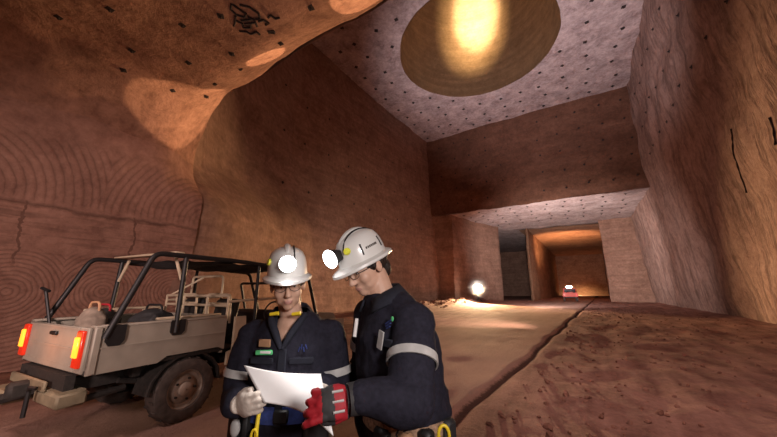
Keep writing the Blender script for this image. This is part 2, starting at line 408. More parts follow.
def seg2(y, o, u):
    # wall foot to haunch, subdivided so that the flare can fade out downwards
    z = lerp(-.3, ZR-RAD, u); q = min(1, max(0, (z-4.2)/1.5)); return Vector((-10-o*q*q*(3-2*q), y, z))
def drift_pt_wall(u, v):
    y, o = ROWS[round(v*(len(ROWS)-1))]; return seg2(y, o, u)
def drift_pt_corner(u, v):
    y, o = ROWS[round(v*(len(ROWS)-1))]; return poly_at(drift(SEC_W[1:], o), u)+Vector((0, y, 0))
def drift_pt_roof(u, v):
    y, o = ROWS[round(v*(len(ROWS)-1))]; return Vector((lerp(-10+RAD, 7.5, u), y, ZR+o))
NR = len(ROWS)-1
sheet('wall_left', drift_pt_wall, 26, NR, M_LW, .13, .6)
sheet('wall_left_haunch', drift_pt_corner, 18, NR, M_ROOF, .13, .6)
sheet('ceiling_low', drift_pt_roof, 60, NR, M_ROOF, .13, .6)
# chamber face above and beside the portal, seen from inside the chamber only
sheet('wall_portal', lambda u, v: Vector((lerp(-18, 7.5, u), YB+.02, lerp(ZR+.95, ZC+.3, v))), 60, 40, M_CW, .1)
# great chamber, left wall in plan
LP = [Vector((-10.68, YB-.5, 0)), Vector((-11.12, YB, 0)), Vector((-11.9, 5.3, 0)), Vector((-14.6, 8.6, 0)), Vector((-16.0, 13, 0)), Vector((-16.0, 24, 0)), Vector((-15.6, YF+.3, 0))]
LPL = [Vector((-10.16, YB-.5, 0)), Vector((-10.10, YB-.02, 0)), Vector((-10.2, 5.1, 0)), Vector((-10.6, 5.9, 0)), Vector((-11.6, 7.4, 0)), Vector((-13.2, 10, 0)), Vector((-14.8, 14, 0)), Vector((-15.4, 22, 0)), Vector((-15.2, YF+.3, 0))]
def cwall(u, v):
    z = lerp(-.3, ZC+.3, v); q = min(1, max(0, (z-4.2)/(1.5+7*min(1, u*2)))); q = q*q*(3-2*q)
    return poly_at(LPL, u).lerp(poly_at(LP, u), q)+Vector((-.8*v*min(1, max(0, u-.03)*3), 0, z))
sheet('wall_left_chamber', cwall, 120, 90, M_CW, .16)
sheet('wall_right', lambda u, v: Vector((lerp(6.5, 5.4, min(1, v*1.6))+ (1-u)*.6, lerp(-11, YE+.4, u**.9), lerp(-.3, ZC+.3, v))), 170, 70, M_RW, .22)
# chamber ceiling round the bored shaft
SCX, SCY, SR = -5.67, 22.3, 6.35
def ceil_pt(u, v):
    a_ = u*2*math.pi; c, s_ = math.cos(a_), math.sin(a_)
    x0, x1, y0, y1 = -17.6, 6.2, YB-.4, YF+.3
    tx = ((x1-SCX) if c > 0 else (x0-SCX))/c if abs(c) > 1e-6 else 1e9
    ty = ((y1-SCY) if s_ > 0 else (y0-SCY))/s_ if abs(s_) > 1e-6 else 1e9
    rr = lerp(SR, min(tx, ty), v)
    return Vector((SCX+c*rr, SCY+s_*rr, ZC))
sheet('ceiling_chamber', ceil_pt, 144, 40, M_CC, .14)
mb = MB().lathe([(SR, -.05), (SR+.02, .5), (SR, 3), (SR-.02, 8), (SR, 16), (SR-.3, 19), (SR-2, 20.6), (.01, 21)], (SCX, SCY, ZC), (0, 0, 1), 96)
mb.obj('wall_shaft', M_SHAFT)['kind'] = 'structure'
# step face, then the lower tunnel
sheet('wall_step', lambda u, v: Vector((lerp(-17.5, 6.2, u), YF+.08*math.sin(u*9), lerp(ZS-.05, ZC+.3, v))), 70, 34, M_FACE, .12)
sheet('ceiling_step', lambda u, v: Vector((lerp(-26, 7.2, u), lerp(YF, 81, v), ZS)), 80, 110, M_CC, .14)
LP2 = [Vector((-16.5, YF, 0)), Vector((-13.4, YF+.4, 0)), Vector((-12.4, 41, 0)), Vector((-10.4, 47, 0)), Vector((-10.8, 47.5, 0)), Vector((-22, 51, 0)), Vector((-25, 80, 0)), Vector((-7.6, 80.5, 0))]
sheet('wall_tunnel_left', lambda u, v: poly_at(LP2, u)+Vector((0, 0, lerp(-.3, ZS+.25, v))), 120, 30, M_CW, .14)
LP3 = [Vector((-9.0, 80.8, 0)), Vector((-7.3, 50, 0)), Vector((-6.9, 49.5, 0)), Vector((-7.0, 52, 0)), Vector((-6.8, 78, 0)), Vector((-7.2, 120, 0))]
sheet('wall_far_left', lambda u, v: poly_at(LP3, u)+Vector((0, 0, lerp(-.3, ZS+.25, v))), 90, 30, M_T, .12)
LP4 = [Vector((7.2, YE, 0)), Vector((2.1, YE+.2, 0)), Vector((2.2, YE+1, 0)), Vector((3.4, 78, 0)), Vector((4.6, 120, 0))]
sheet('wall_far_right', lambda u, v: poly_at(LP4, u)+Vector((0, 0, lerp(-.3, ZS+.25, v))), 90, 30, M_CW, .12)
sheet('ceiling_far', lambda u, v: Vector((lerp(-8.2, 5.2, u), lerp(YE+1.5, 120, v), ZS-.12)), 30, 90, M_T, .12)
sheet('wall_back', lambda u, v: Vector((lerp(-8.5, 5.5, u), 97, lerp(-.3, ZS+.25, v))), 30, 30, M_T, .12)
# floor, finer along the gully
def gully(y): return .0357*y-1.765+.045*math.sin(y*.9)+.02*math.sin(y*2.3+1)
xs = sorted(set([-26+i*1.0 for i in range(9)]+[-17+i*.5 for i in range(27)]+[-4+i*.25 for i in range(14)]+[-.6+i*.06 for i in range(21)]+[.7+i*.22 for i in range(28)]+[7+i*.5 for i in range(7)]))
ys = [-11.0]
while ys[-1] < 122: ys.append(ys[-1]+max(.12, abs(ys[-1]-2)*.03))
def floor_z(x, y):
    g_ = x-gully(y)
    z = .05*noise.noise(Vector((x*.5, y*.4, 0)))+.03*noise.noise(Vector((x*1.7, y*1.1, 3)))
    dpt = .07+.08*max(0, noise.noise(Vector((0, y*.6, 9))))
    z -= dpt*math.exp(-((g_)/.10)**2)
    if g_ > 0:   # churned ground on the right
        k = min(1, g_/1.2)*(1 if y < 14 else max(.25, 1-(y-14)/16)); z += k*(.06*noise.noise(Vector((x*2.1, y*.9, 5)))+.06*abs(noise.noise(Vector((x*4, y*2.6, 1))))-.055)
        z += max(0, (x-4.2)/3.0)**2*.22*(.7+.6*noise.noise(Vector((x, y*.5, 2)))) if x > 3.6 and y < 60 else 0
    edge = -8 if y < 12 else -9
    if y > 15 and y < 48: z += .7*math.exp(-((x+12.6)/1.3)**2)*(.7+.8*noise.noise(Vector((x*.8, y*.5, 4))))*min(1, (y-15)/6)
    if math.hypot(x+.6, y-1.3) < 2.2 or (-7.5 < x < -3 and -.5 < y < 6):
        z = min(z*.3, .02)
    return z
vs = []
for y in ys:
    for x in xs: 
        X = x+ (gully(y) if -3.5 < x < 3 else gully(y)*max(0, 1-(abs(x+.25)-3.25)/4)); vs.append(Vector((X, y, floor_z(X, y))))
k = len(xs)
fs = [(j*k+i, j*k+i+1, (j+1)*k+i+1, (j+1)*k+i) for j in range(len(ys)-1) for i in range(k-1)]
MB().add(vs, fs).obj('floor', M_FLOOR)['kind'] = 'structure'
sheet('wall_drift_back', lambda u, v: Vector((lerp(-11, 9, u), -10.8, lerp(-.3, ZR+.4, v))), 20, 10, M_LW, .1)

# rubble nobody could count
random.seed(4)
def stones(n, fn, smin, smax):
    mb = MB()
    for _ in range(n):
        x, y = fn(); s_ = random.uniform(smin, smax)*random.uniform(.4, 1)
        z = floor_z(x, y)
        q = Quaternion((random.random()-.5, random.random()-.5, random.random()-.5), random.uniform(0, 6)).to_matrix()
        m0 = MB().ell((0, 0, 0), (s_, s_*random.uniform(.6, 1), s_*random.uniform(.4, .8)), q, 6, 4)
        for i, v in enumerate(m0.v): m0.v[i] = v*random.uniform(.75, 1.2)+Vector((x, y, z+s_*.1))
        mb.add(m0.v, m0.f)
    return mb
def right_rub():
    y = 3+random.random()**1.6*30; x = gully(y)+.4+random.random()**1.3*(6.0-gully(y)-.6); return x, y
o = stones(900, right_rub, .02, .085).obj('rubble', M_STONE, None, False)
tag(o, 'loose red stones scattered over churned ground right of the gully', 'rubble', kind='stuff')
def left_rub():
    return random.gauss(-12.3, .7), random.uniform(20, 46)
o = stones(350, left_rub, .05, .2).obj('rubble', M_STONE, None, False)
tag(o, 'heap of broken rock along the foot of the far left wall', 'rubble', kind='stuff')

# ------------------------------------------------------------------ roof bolts: square plate with a stub
mb = MB(); mb.box((0, 0, -.01), (.2, .2, .02), None, 0, .006); mb.tube([(0, 0, -.02), (0, 0, -.09)], .035, 6)
BOLT = mb.mesh('roof_bolt', M_BOLT, False)
def bolt(p, nrm, s_, label, group):
    o = link('roof_bolt', BOLT); o.location = p; o.scale = (s_, s_, s_)
    q = Vector((0, 0, -1)).rotation_difference(Vector(nrm)); q = q @ Quaternion((0, 0, 1), random.uniform(0, 1.5)); o.rotation_euler = q.to_euler()
    tag(o, label, 'bolt', group)
random.seed(11)
def J(a_): return random.uniform(-a_, a_)
for i in range(11):
    for j in range(15):
        x, y = -15.6+i*2.0+J(.25), 6.2+j*2.0+J(.25)
        if math.hypot(x-SCX, y-SCY) < SR+.45 or y > 34.6 or y < 10: continue
        p = disp((x, y, ZC), .14); bolt((p.x, p.y, p.z), (0, 0, -1), 1.35, 'dark bolt plate on the pale high ceiling around the round shaft', 'bolts of the high ceiling')
for (x, y) in [(-9.1, 1.9), (-8.4, .6), (-7.6, 2.7), (-7.3, 1.2), (-6.6, 2.2), (-6.4, 3.1), (-5.9, 1.3), (-5.6, 2.4), (-4.3, 2.2), (-4.0, 3.3), (-3.2, 2.6), (-4.9, 1.5), (-7.9, 3.5), (-6.9, 3.6), (-5.3, 3.6), (-8.2, 1.8), (-6.9, .4), (-9.0, 3.0), (-8.9, 3.8), (-3.4, 3.6)]:
    if x < -10+RAD:
        a_ = math.acos(min(1, max(-1, (-10+RAD-x)/RAD))); z = ZR-RAD+RAD*math.sin(a_); nn = (math.cos(a_), 0, -math.sin(a_))
    else: z = ZR; nn = (0, 0, -1)
    o_ = next(o for yy, o in reversed(ROWS) if yy <= y+.01)
    p = disp((x, y, z), .13, .6); p.z += o_
    bolt(p, nn, .6, 'dark bolt plate on the low red roof near the camera', 'bolts of the low roof')
for i in range(11):
    for j in range(5):
        x, z = -14.5+i*1.95+J(.2), 11.9+j*2.0+J(.2)
        p = disp((x, YF, z), .12); bolt((p.x, p.y-.05, p.z), (0, -1, 0), .85, 'dark bolt plate on the brown step face above the tunnel', 'bolts of the step face')
for i in range(9):
    for j in range(3):
        s = .28+i*.075; v_ = .40+j*.16+J(.015)
        p = disp(cwall(s, v_), .16); bolt((p.x+.06, p.y, p.z), (1, 0, 0), .75, 'dark bolt plate on the layered left wall of the chamber', 'bolts of the left wall')
for i in range(9):
    for j in range(3):
        y = 15+i*2.1+J(.2); z = 12.5+j*2.9+J(.3)
        v_ = (z+.3)/(ZC+.6); u_ = ((y+11)/(YE+.4+11))**(1/.9)
        p = disp((lerp(6.5, 5.4, min(1, v_*1.6))+(1-u_)*.6, y, z), .22); bolt((p.x-.04, p.y, p.z), (-1, 0, 0), .9, 'dark bolt plate high on the scarred right wall', 'bolts of the right wall')
for i in range(10):
    for j in range(5):
        x, y = -12+i*1.8+J(.2), 36.3+j*2.2+J(.2)
        p = disp((x, y, ZS), .14); bolt(p, (0, 0, -1), 1.2, 'dark bolt plate on the pale tunnel roof below the step face', 'bolts of the tunnel roof')
# spray-painted scribble on the low roof (strokes only)
def stroke(mb, pts, z0, r_=.022):
    pp = []
    for a_, b_ in zip(pts, pts[1:]):
        for k_ in range(6): pp.append(Vector(a_).lerp(Vector(b_), k_/6))
    pp.append(Vector(pts[-1]))
    mb.tube([disp((p.x, p.y, z0), .13, .6)+Vector((0, 0, -.012)) for p in pp], r_, 5)
mb = MB()
# strokes given in metres on the roof: q right, s towards the camera
def RP(q, s_): v_ = Vector((-5.15, 2.75, 0))+Vector((.84, .54, 0))*q+Vector((.4, -.75, 0))*s_; return (v_.x, v_.y)
for st in [[(-.20, .42), (-.27, .30), (-.22, .14), (-.08, .10), (-.02, .2), (-.10, .30), (-.18, .40)], [(-.06, .40), (.10, .36), (.22, .22), (.20, .08), (.06, .04), (-.02, .12)],
           [(-.26, .12), (-.36, -.06), (-.46, -.22)], [(-.36, -.02), (-.24, -.12), (-.28, -.24), (-.12, -.22), (-.06, -.08), (.06, -.04), (.02, -.18)], [(.12, -.02), (.24, .02), (.30, -.1), (.2, -.16)],
           [(.36, .08), (.44, .16), (.50, .04), (.60, .06)], [(-.40, -.36), (-.26, -.36), (-.2, -.44), (-.06, -.36), (-.02, -.46)], [(.16, -.38), (.3, -.36), (.3, -.44), (.16, -.42)], [(-.22, -.02), (-.08, .02), (.04, .06)], [(-.2, -.12), (.0, -.06)]]:
    stroke(mb, [RP(*p)+(0,) for p in st], ZR)
o = mb.obj('spray_mark', M_MARK); tag(o, 'black spray-painted scribble on the low red roof', 'spray mark')
# dark marks on the right wall
def wmark(pts, r_, label):
    mb = MB(); pp = []
    for a_, b_ in zip(pts, pts[1:]):
        for k_ in range(5): pp.append(Vector(a_).lerp(Vector(b_), k_/5))
    pp.append(Vector(pts[-1]))
    res = []
    for p in pp:
        v_ = (p.y+.3)/(ZC+.6); u_ = ((p.x+11)/(YE+.4+11))**(1/.9)
        res.append(disp((lerp(6.5, 5.4, min(1, v_*1.6))+(1-u_)*.6, p.x, p.y), .22)+Vector((-.01, 0, 0)))
    rs = [r_*(.5+.9*abs(math.sin(i*1.3+1))) for i in range(len(res))]
    mb.tube(res, rs, 5); o = mb.obj('spray_mark', M_MARK); tag(o, label, 'spray mark', None)
wmark([(18.2, 8.5), (18.4, 7.7), (18.9, 7.0), (19.6, 5.9)], .035, 'slanting dark smear on the right wall')
wmark([(15.6, 7.6), (15.7, 6.6)], .035, 'short dark smear near the right edge of the photo')
wmark([(16.9, 5.2), (17.0, 4.2), (17.0, 3.3)], .035, 'thin upright dark stroke low on the right wall')

# ------------------------------------------------------------------ work lamp on a stand, far left
FLx, FLy = -11.2, 37.0
fz = floor_z(FLx, FLy)
root = thing('work_light', 'bright white flood lamp on a stand by the far left wall', 'lamp', (FLx, FLy, fz))
mb = MB(); mb.tube([(0, 0, 0.25), (0, 0, 1.15)], .04, 8); mb.obj('pole', M_BLACK, root)
for a_ in (0, 2.1, 4.2): MB().tube([(0, 0, .5), (.5*math.cos(a_), .5*math.sin(a_), 0)], .03, 6).obj('leg', M_BLACK, root)
hz = 1.75-fz
d = (Vector((0, 0, 1.6))-Vector((FLx, FLy, 1.75))).normalized()
MB().tube([Vector((0, 0, 1.1)), Vector((0, 0, hz))-d*.12], .05, 8).obj('bracket', M_BLACK, root)
c = Vector((0, 0, hz))
mb = MB().lathe([(.01, -.3), (.25, -.28), (.42, -.05), (.44, .02), (.40, .02), (.39, -.02)], c, d, 24); mb.obj('lamp_housing', M_BLACK, root)
mb = MB().lathe([(.01, .09), (.2, .075), (.39, 0)], c, d, 24); o = mb.obj('lamp_lens', M_FLOOD, root); o['label'] = 'glowing white lamp glass'
light('SPOT', 'flood_beam', Vector((FLx, FLy, 1.75))+d*.35, (-7.0, 25, -1.0), 38000, (1, .62, .32), spot_size=R(80), spot_blend=.5, shadow_soft_size=.35)

# ------------------------------------------------------------------ small red truck in the far tunnel
root = thing('truck', 'small red truck with a lit roof beacon in the far tunnel', 'truck', (-2.4, 50.6, .06), R(4))
root.scale = (.95, .95, .95)
mb = MB(); mb.prism([(-2.0, .5), (-2.0, 1.15), (.3, 1.2), (.5, 1.15), (1.9, 1.0), (2.0, .5)], 0, -.92, .92); mb.obj('body', M_REDP, root)
mb = MB(); mb.prism([(-.7, 1.15), (-.6, 1.75), (.35, 1.75), (.75, 1.15)], 0, -.84, .84); cb = mb.obj('cab', M_REDP, root)
mb = MB(); mb.box((0, -.67, 1.45), (1.4, .04, .4)); mb.obj('rear_window', M_GLASSD, cb)
for sx in (-1, 1):
    for y in (-1.25, 1.25):
        mb = MB().lathe([(.01, -.1), (.2, -.1), (.34, -.12), (.37, -.06), (.37, .06), (.34, .12), (.01, .1)], (sx*.8, y, .33), (1, 0, 0), 20); mb.obj('wheel', M_TYRE, root)
    mb = MB().box((sx*.75, -2.02, .85), (.16, .05, .3)); mb.obj('tail_light', M_REDL, root)
MB().box((0, -2.06, .5), (1.7, .12, .16)).obj('bumper', M_DARK, root)
MB().tube([(0, 0, 1.75), (0, 0, 1.85)], .3, 12).obj('beacon_base', M_BLACK, root)
o = MB().ell((0, 0, 1.95), (.42, .2, .13)).obj('beacon', M_FLOOD, root); o['label'] = 'lit white beacon'
for x in (-.5, .5): MB().box((x, -1.9, 1.3), (.3, .15, .3), None, 0, .03).obj('load_box', M_GLASSD, root)

# ------------------------------------------------------------------ the open utility vehicle
VPSI = R(6.2)
VR = thing('utility_vehicle', 'beige open utility vehicle with black roll bars and lit tail lights behind the people', 'vehicle', (-5.27, 2.08, 0), VPSI)
HW = .853; YR, YT = -1.04, .45; ZB, ZT = .755, 1.217
# tub: right side, left side, tailgate, floor
for sx in (1, -1):
    mb = MB()
    poly = [(YR, ZB), (-.40, ZB-.0), (-.30, ZB+.06), (.36, ZB+.06), (YT, ZB+.02), (YT, ZT), (YR, ZT)]
    mb.prism(poly, 0, sx*(HW-.03), sx*HW)
    mb.box((sx*(HW+.004), (YR+YT)/2, (ZB+ZT)/2+.02), (.012, YT-YR-.02, .014))
    mb.box((sx*(HW-.05), (YR+YT)/2, ZT+.0), (.12, YT-YR, .03), None, 0, .01)
    mb.box((sx*(HW-.01), YR+.035, (ZB+ZT)/2), (.05, .07, ZT-ZB), None, 0, .012)
    mb.obj('tub_side', M_PAINT, VR)
mb = MB(); mb.box((0, YR, (ZB+ZT)/2), (2*HW-.14, .04, ZT-ZB-.02), None, 0, .01)
mb.box((0, YR-.022, .99), (1.15, .012, .02)); mb.box((0, YR-.022, 1.19), (1.2, .012, .02)); mb.box((0, YR-.02, .80), (1.25, .016, .05))
tg = mb.obj('tailgate', M_PAINT, VR)
MB().box((0, YR-.035, 1.12), (.16, .03, .04), None, 0, .008).obj('handle', M_BLACK, tg)
MB().box((0, (YR+YT)/2, ZB+.02), (2*HW-.06, YT-YR, .04)).obj('tub_floor', M_DARK, VR)
MB().box((0, YT-.02, .98), (2*HW-.06, .04, .5)).obj('bulkhead', M_PAINT, VR)
for x in (-.78, .69):
    mb = MB(); mb.box((x, YR-.035, 1.0), (.13, .04, .36), None, 0, .01); tl = mb.obj('tail_light', M_REDL, VR)
    o = MB().box((x, YR-.06, 1.02), (.085, .03, .20), None, 0, .008).obj('lit_lens', M_AMBER, tl); o['label'] = 'glowing amber lens'
    # warm glow cast by the lamp itself
light('POINT', 'tail_glow', Matrix.Rotation(VPSI, 3, 'Z') @ Vector((0, YR-.3, 1.0))+VR.location, None, 3, (1, .25, .05), shadow_soft_size=.1)
# inner rail with slots on the far side
mb = MB()
for z in (ZT+.10,): mb.box((-HW+.12, -.1, z), (.05, 1.0, .035), None, 0, .01)
for y in (-.55, -.2, .15, .38): mb.box((-HW+.12, y, ZT+.05), (.045, .06, .1))
mb.obj('side_rail', M_PAINT2, VR)
mb = MB(); mb.box((HW-.12, .0, ZT+.03), (.05, .85, .03), None, 0, .01); mb.obj('side_rail', M_PAINT2, VR)
# stake brackets under the hoops
for sx in (1, -1):
    for y, hh in ((-.86, .20), (-.23, .17)):
        poly = [(y-.085, ZT+.01), (y-.085, ZT-hh*.75), (y-.05, ZT-hh), (y+.05, ZT-hh), (y+.085, ZT-hh*.75), (y+.085, ZT+.01)]
        MB().prism(poly, 0, sx*(HW+.002), sx*(HW+.022)).obj('stake_bracket', M_BLACK, VR)
# roll bars
ZRB = 2.03
def bend(pts, r_=.12, n=5):
    out = [Vector(pts[0])]
    for a_, b_, c_ in zip(pts, pts[1:], pts[2:]):
        a_, b_, c_ = Vector(a_), Vector(b_), Vector(c_); p = b_+(a_-b_).normalized()*r_; q = b_+(c_-b_).normalized()*r_
        for i in range(n+1):
            t_ = i/n; out.append((p*(1-t_)**2)+b_*2*t_*(1-t_)+q*t_*t_)
    out.append(Vector(pts[-1])); return out
for sx in (1, -1):
    X = sx*(HW-.03)
    MB().tube(bend([(X+sx*.04, -.95, ZT-.12), (X, -.60, ZRB), (X, .6, ZRB-.01), (X, 2.12, ZRB-.09), (X, 2.5, 1.0)], .10), .032, 12).obj('roll_bar', M_BLACK, VR)
    MB().tube([(X+sx*.04, -.25, ZT-.14), (X, -.23, ZRB)], .030, 12).obj('roll_bar_post', M_BLACK, VR)
    MB().tube([(X, .95, ZT-.1), (X, .95, ZRB)], .026, 10).obj('roll_bar_post', M_BLACK, VR)
    MB().tube([(X-sx*.02, -.24, 1.72), (X-sx*.22, -.24, ZRB-.01)], .02, 8).obj('brace', M_PAINT2, VR)
MB().box((0, -.30, ZRB+.035), (2*HW-.1, .12, .03), None, 0, .01).obj('cross_bar', M_PAINT2, VR)
for y in (.5, 1.15, 1.74): MB().tube([(-HW+.03, y, ZRB-.02), (HW-.03, y, ZRB-.02)], .026, 10).obj('cross_bar', M_BLACK, VR)
# dark net rolled out under the roof bars
mb = MB(); nx, ny = 24, 30; vs = []
for s_ in (0, 1):
    for j in range(ny+1):
        for i in range(nx+1):
            x = lerp(-HW+.05, HW-.05, i/nx); y = lerp(-.22, 1.75, j/ny)
            sag = .07*math.sin(math.pi*((y+.22)/.66 % 1))*math.sin(math.pi*i/nx)+.03*noise.noise(Vector((x*4, y*4, 0)))+.02
            vs.append(Vector((x, y, ZRB-.03-sag-.012*s_)))
k = nx+1; n0 = (ny+1)*k
fs = [(j*k+i, j*k+i+1, (j+1)*k+i+1, (j+1)*k+i) for j in range(ny) for i in range(nx)]
fs += [tuple(q+n0 for q in f[::-1]) for f in fs]
mb.add(vs, fs); mb.obj('canopy_net', M_MESH, VR)
# wheels
def wheel(x, y, sx):
    R_ = .37
    mb = MB().lathe([(.23, -.11), (.30, -.12), (.355, -.105), (R_, -.06), (R_, .06), (.355, .105), (.30, .12), (.23, .11), (.22, 0), (.23, -.11)], (x, y, R_), (1, 0, 0), 48)
    for k_ in range(36):
        a_ = k_*2*math.pi/36
        mb.box((x+(.05 if k_ % 2 else -.05), y+math.cos(a_)*(R_-.0), R_+math.sin(a_)*(R_-.0)), (.09, .022, .012), Matrix.Rotation(a_-math.pi/2, 3, 'X'))
    mb.v = [Vector((v.x, v.y, max(v.z, .0))) for v in mb.v]
    w_ = mb.obj('wheel', M_TYRE, VR)
    mb = MB().lathe([(.235, .085), (.215, .09), (.205, .05), (.17, .035), (.15, .06), (.10, .075), (.085, .075), (.08, .10), (.065, .11), (.01, .115)], (x, y, R_), (sx, 0, 0), 36)
    rm = mb.obj('rim', M_RIM, w_)
    for k_ in range(5):
        a_ = k_*2*math.pi/5; MB().tube([(x+sx*.07, y+.125*math.cos(a_), R_+.125*math.sin(a_)), (x+sx*.095, y+.125*math.cos(a_), R_+.125*math.sin(a_))], .014, 6).obj('wheel_nut', M_DARK, w_)
for sx in (1, -1):
    wheel(sx*.73, 0, sx); wheel(sx*.73, 2.75, sx)
# chassis, axle, springs
mb = MB()
for sx in (1, -1):
    mb.box((sx*.42, .9, .62), (.09, 4.0, .14)); mb.tube([(sx*.5, -.6, .58), (sx*.5, 0, .42), (sx*.5, .6, .56)], .035, 8)
mb.tube([(-.65, 0, .375), (.65, 0, .375)], .05, 10); mb.ell((-.05, 0, .375), .15); mb.tube([(-.65, 2.75, .375), (.65, 2.75, .375)], .05, 10)
mb.box((0, -.5, .66), (1.3, .08, .1)); mb.tube([(.55, -.55, .5), (.6, -1.0, .48)], .035, 8)
mb.obj('chassis', M_DARK, VR)
for sx in (1, -1):   # black liners over the rear wheels
    pts = []
    for i in range(9):
        a_ = math.pi*i/8; pts.append((.45*math.cos(a_), .40+.43*math.sin(a_)*.95))
    inn = [(y*.95, .40+(z-.40)*.95) for y, z in pts]
    MB().prism([(y, min(z, ZB+.05)) for y, z in pts+inn[::-1]], 0, sx*.52, sx*.84).obj('wheel_arch', M_DARK, VR)
# rear step bumper, tow hitch
mb = MB(); mb.box((.40, YR+.0, .52), (.56, .24, .13), None, 0, .02); mb.box((.40, YR, .59), (.52, .2, .02)); mb.obj('rear_step', M_DUST, VR)
mb = MB(); mb.box((-.36, YR-.14, .49), (.44, .26, .13), None, 0, .02); mb.obj('rear_step', M_DUST, VR)
mb = MB(); mb.box((0, YR-.02, .66), (1.2, .08, .17)); mb.tube([(-.1, YR+.1, .52), (-.1, YR-.3, .50)], .05, 8); mb.box((-.04, YR-.16, .57), (.13, .24, .17), None, 0, .03); mb.obj('tow_bracket', M_DARK, VR)
mb = MB(); mb.tube([(.26, YR-.20, .60), (.26, YR-.20, .36)], .02, 8); mb.tube([(.26, YR-.20, .60), (.30, YR-.21, .64), (.36, YR-.18, .63)], .018, 8); mb.obj('tow_pin', M_BLACK, VR)
mb = MB(); mb.box((-.1, YR-.12, .63), (.95, .03, .1), None, 0, .01); mb.obj('step_plate', M_DUST, VR)
# cab: floor, sill, seats, dash, windscreen frame, bonnet
MB().box((0, 1.35, .60), (2*HW-.2, 1.75, .06)).obj('cab_floor', M_DARK, VR)
for sx in (1, -1):
    mb = MB(); mb.prism([(.52, .55), (.52, .72), (.60, .74), (.60, 1.20), (.78, 1.20), (.82, .76), (1.75, .74), (1.95, 1.15), (2.1, 1.15), (2.1, .55)], 0, sx*(HW-.05), sx*(HW-.01)); mb.obj('cab_side', M_PAINT2, VR)
for x in (-.42, .42):
    mb = MB(); mb.box((x, .95, .86), (.5, .5, .16), None, 0, .05); mb.box((x, .72, 1.18), (.48, .14, .55), Matrix.Rotation(R(-10), 3, 'X'), 0, .05); mb.obj('seat', M_SEAT, VR)
    mb = MB(); mb.tube(bend([(x-.26, .62, 1.1), (x-.28, .58, 1.52), (x+.28, .58, 1.52), (x+.26, .62, 1.1)], .06), .017, 8); mb.tube([(x-.27, .60, 1.38), (x+.27, .60, 1.38)], .017, 8); mb.obj('seat_frame', M_PAINT2, VR)
mb = MB(); 
for z in (1.36, 1.50): mb.tube([(-HW+.06, .48, z), (HW-.06, .48, z)], .02, 8)
for x in (-HW+.06, -.3, .3, HW-.06): mb.tube([(x, .48, 1.15), (x, .48, 1.50)], .018, 8)
for sx in (1, -1): mb.tube([(sx*(HW-.06), .48, 1.42), (sx*(HW-.06), 1.6, 1.46)], .02, 8)
mb.tube(bend([(-.75, .85, 1.42), (-.75, .85, 1.82), (.1, .85, 1.82), (.1, .85, 1.42)], .08), .018, 8); mb.tube([(-.75, .5, 1.5), (-.45, .85, 1.80)], .016, 8)
mb.obj('headboard_frame', M_PAINT2, VR)
MB().box((0, 1.95, 1.05), (2*HW-.14, .3, .3), None, 0, .05).obj('dashboard', M_SEAT, VR)
mb = MB(); mb.tube([(.42+.19*math.cos(a_), 1.68+.06*math.sin(a_), 1.2+.17*math.sin(a_)) for a_ in [2*math.pi*i/24 for i in range(24)]], .014, 8, closed=True); mb.tube([(.42, 1.68, 1.2), (.42, 1.85, 1.1)], .02, 8); mb.obj('steering_wheel', M_SEAT, VR)
mb = MB(); mb.prism([(2.1, .55), (2.1, 1.15), (3.3, 1.08), (3.42, .95), (3.42, .55)], 0, -.62, .62); mb.obj('bonnet', M_PAINT, VR)
for sx in (1, -1):
    mb = MB(); mb.prism([(2.1, 1.0), (3.4, .95), (3.42, .72), (3.2, .72), (3.1, .84), (2.4, .84), (2.3, .6), (2.1, .6)], 0, sx*.6, sx*.85); mb.obj('front_fender', M_PAINT, VR)
    MB().lathe([(.01, .02), (.09, .01), (.1, -.04)], (sx*.5, 3.42, .85), (0, 1, 0), 16).obj('headlight', M_SILV, VR)
MB().box((0, 3.5, .6), (1.6, .12, .14), None, 0, .02).obj('front_bumper', M_DUST, VR)
MB().tube(bend([(-HW+.06, 2.08, 1.15), (-HW+.06, 1.9, 1.72), (HW-.06, 1.9, 1.72), (HW-.06, 2.08, 1.15)], .08), .025, 8).obj('windscreen_frame', M_BLACK, VR)
# load in the tub: separate things on the tub floor
VM = Matrix.Translation(VR.location) @ Matrix.Rotation(VPSI, 4, 'Z')
def vloc(x, y, z): return VM @ Vector((x, y, z))
FZ = ZB+.041
def bag(name, label, x, y, sz, m, mat2=None):
    root = thing(name, label, 'bag', vloc(x, y, FZ), VPSI+.2)
    mb = MB().box((0, 0, sz[2]/2), sz, None, 0, .07); mb.ell((0, 0, sz[2]*.9), (sz[0]*.42, sz[1]*.42, sz[2]*.22))
    b_ = remesh(mb, 'bag_body', m, .018, 3, root, .012, 9)
    zmin = min(v.co.z for v in b_.data.vertices)
    for v in b_.data.vertices: v.co.z -= zmin
    MB().tube(bend([(-sz[0]*.3, 0, sz[2]*.95), (-sz[0]*.25, 0, sz[2]*1.25), (sz[0]*.25, 0, sz[2]*1.25), (sz[0]*.3, 0, sz[2]*.95)], .05), .014, 8).obj('bag_handle', mat2 or M_BLACK, root)
bag('canvas_bag', 'pale canvas bag standing in the vehicle tub behind the tailgate', .05, -.78, (.30, .24, .52), M_CANVAS, M_TAN)
bag('duffel_bag', 'dark bag in the vehicle tub beside the front hoop post', .25, -.22, (.5, .36, .48), M_SEAT)
bag('tool_bag', 'dark bag near the far left corner of the vehicle tub', -.42, -.5, (.42, .3, .48), M_DARK, M_GLOVER)
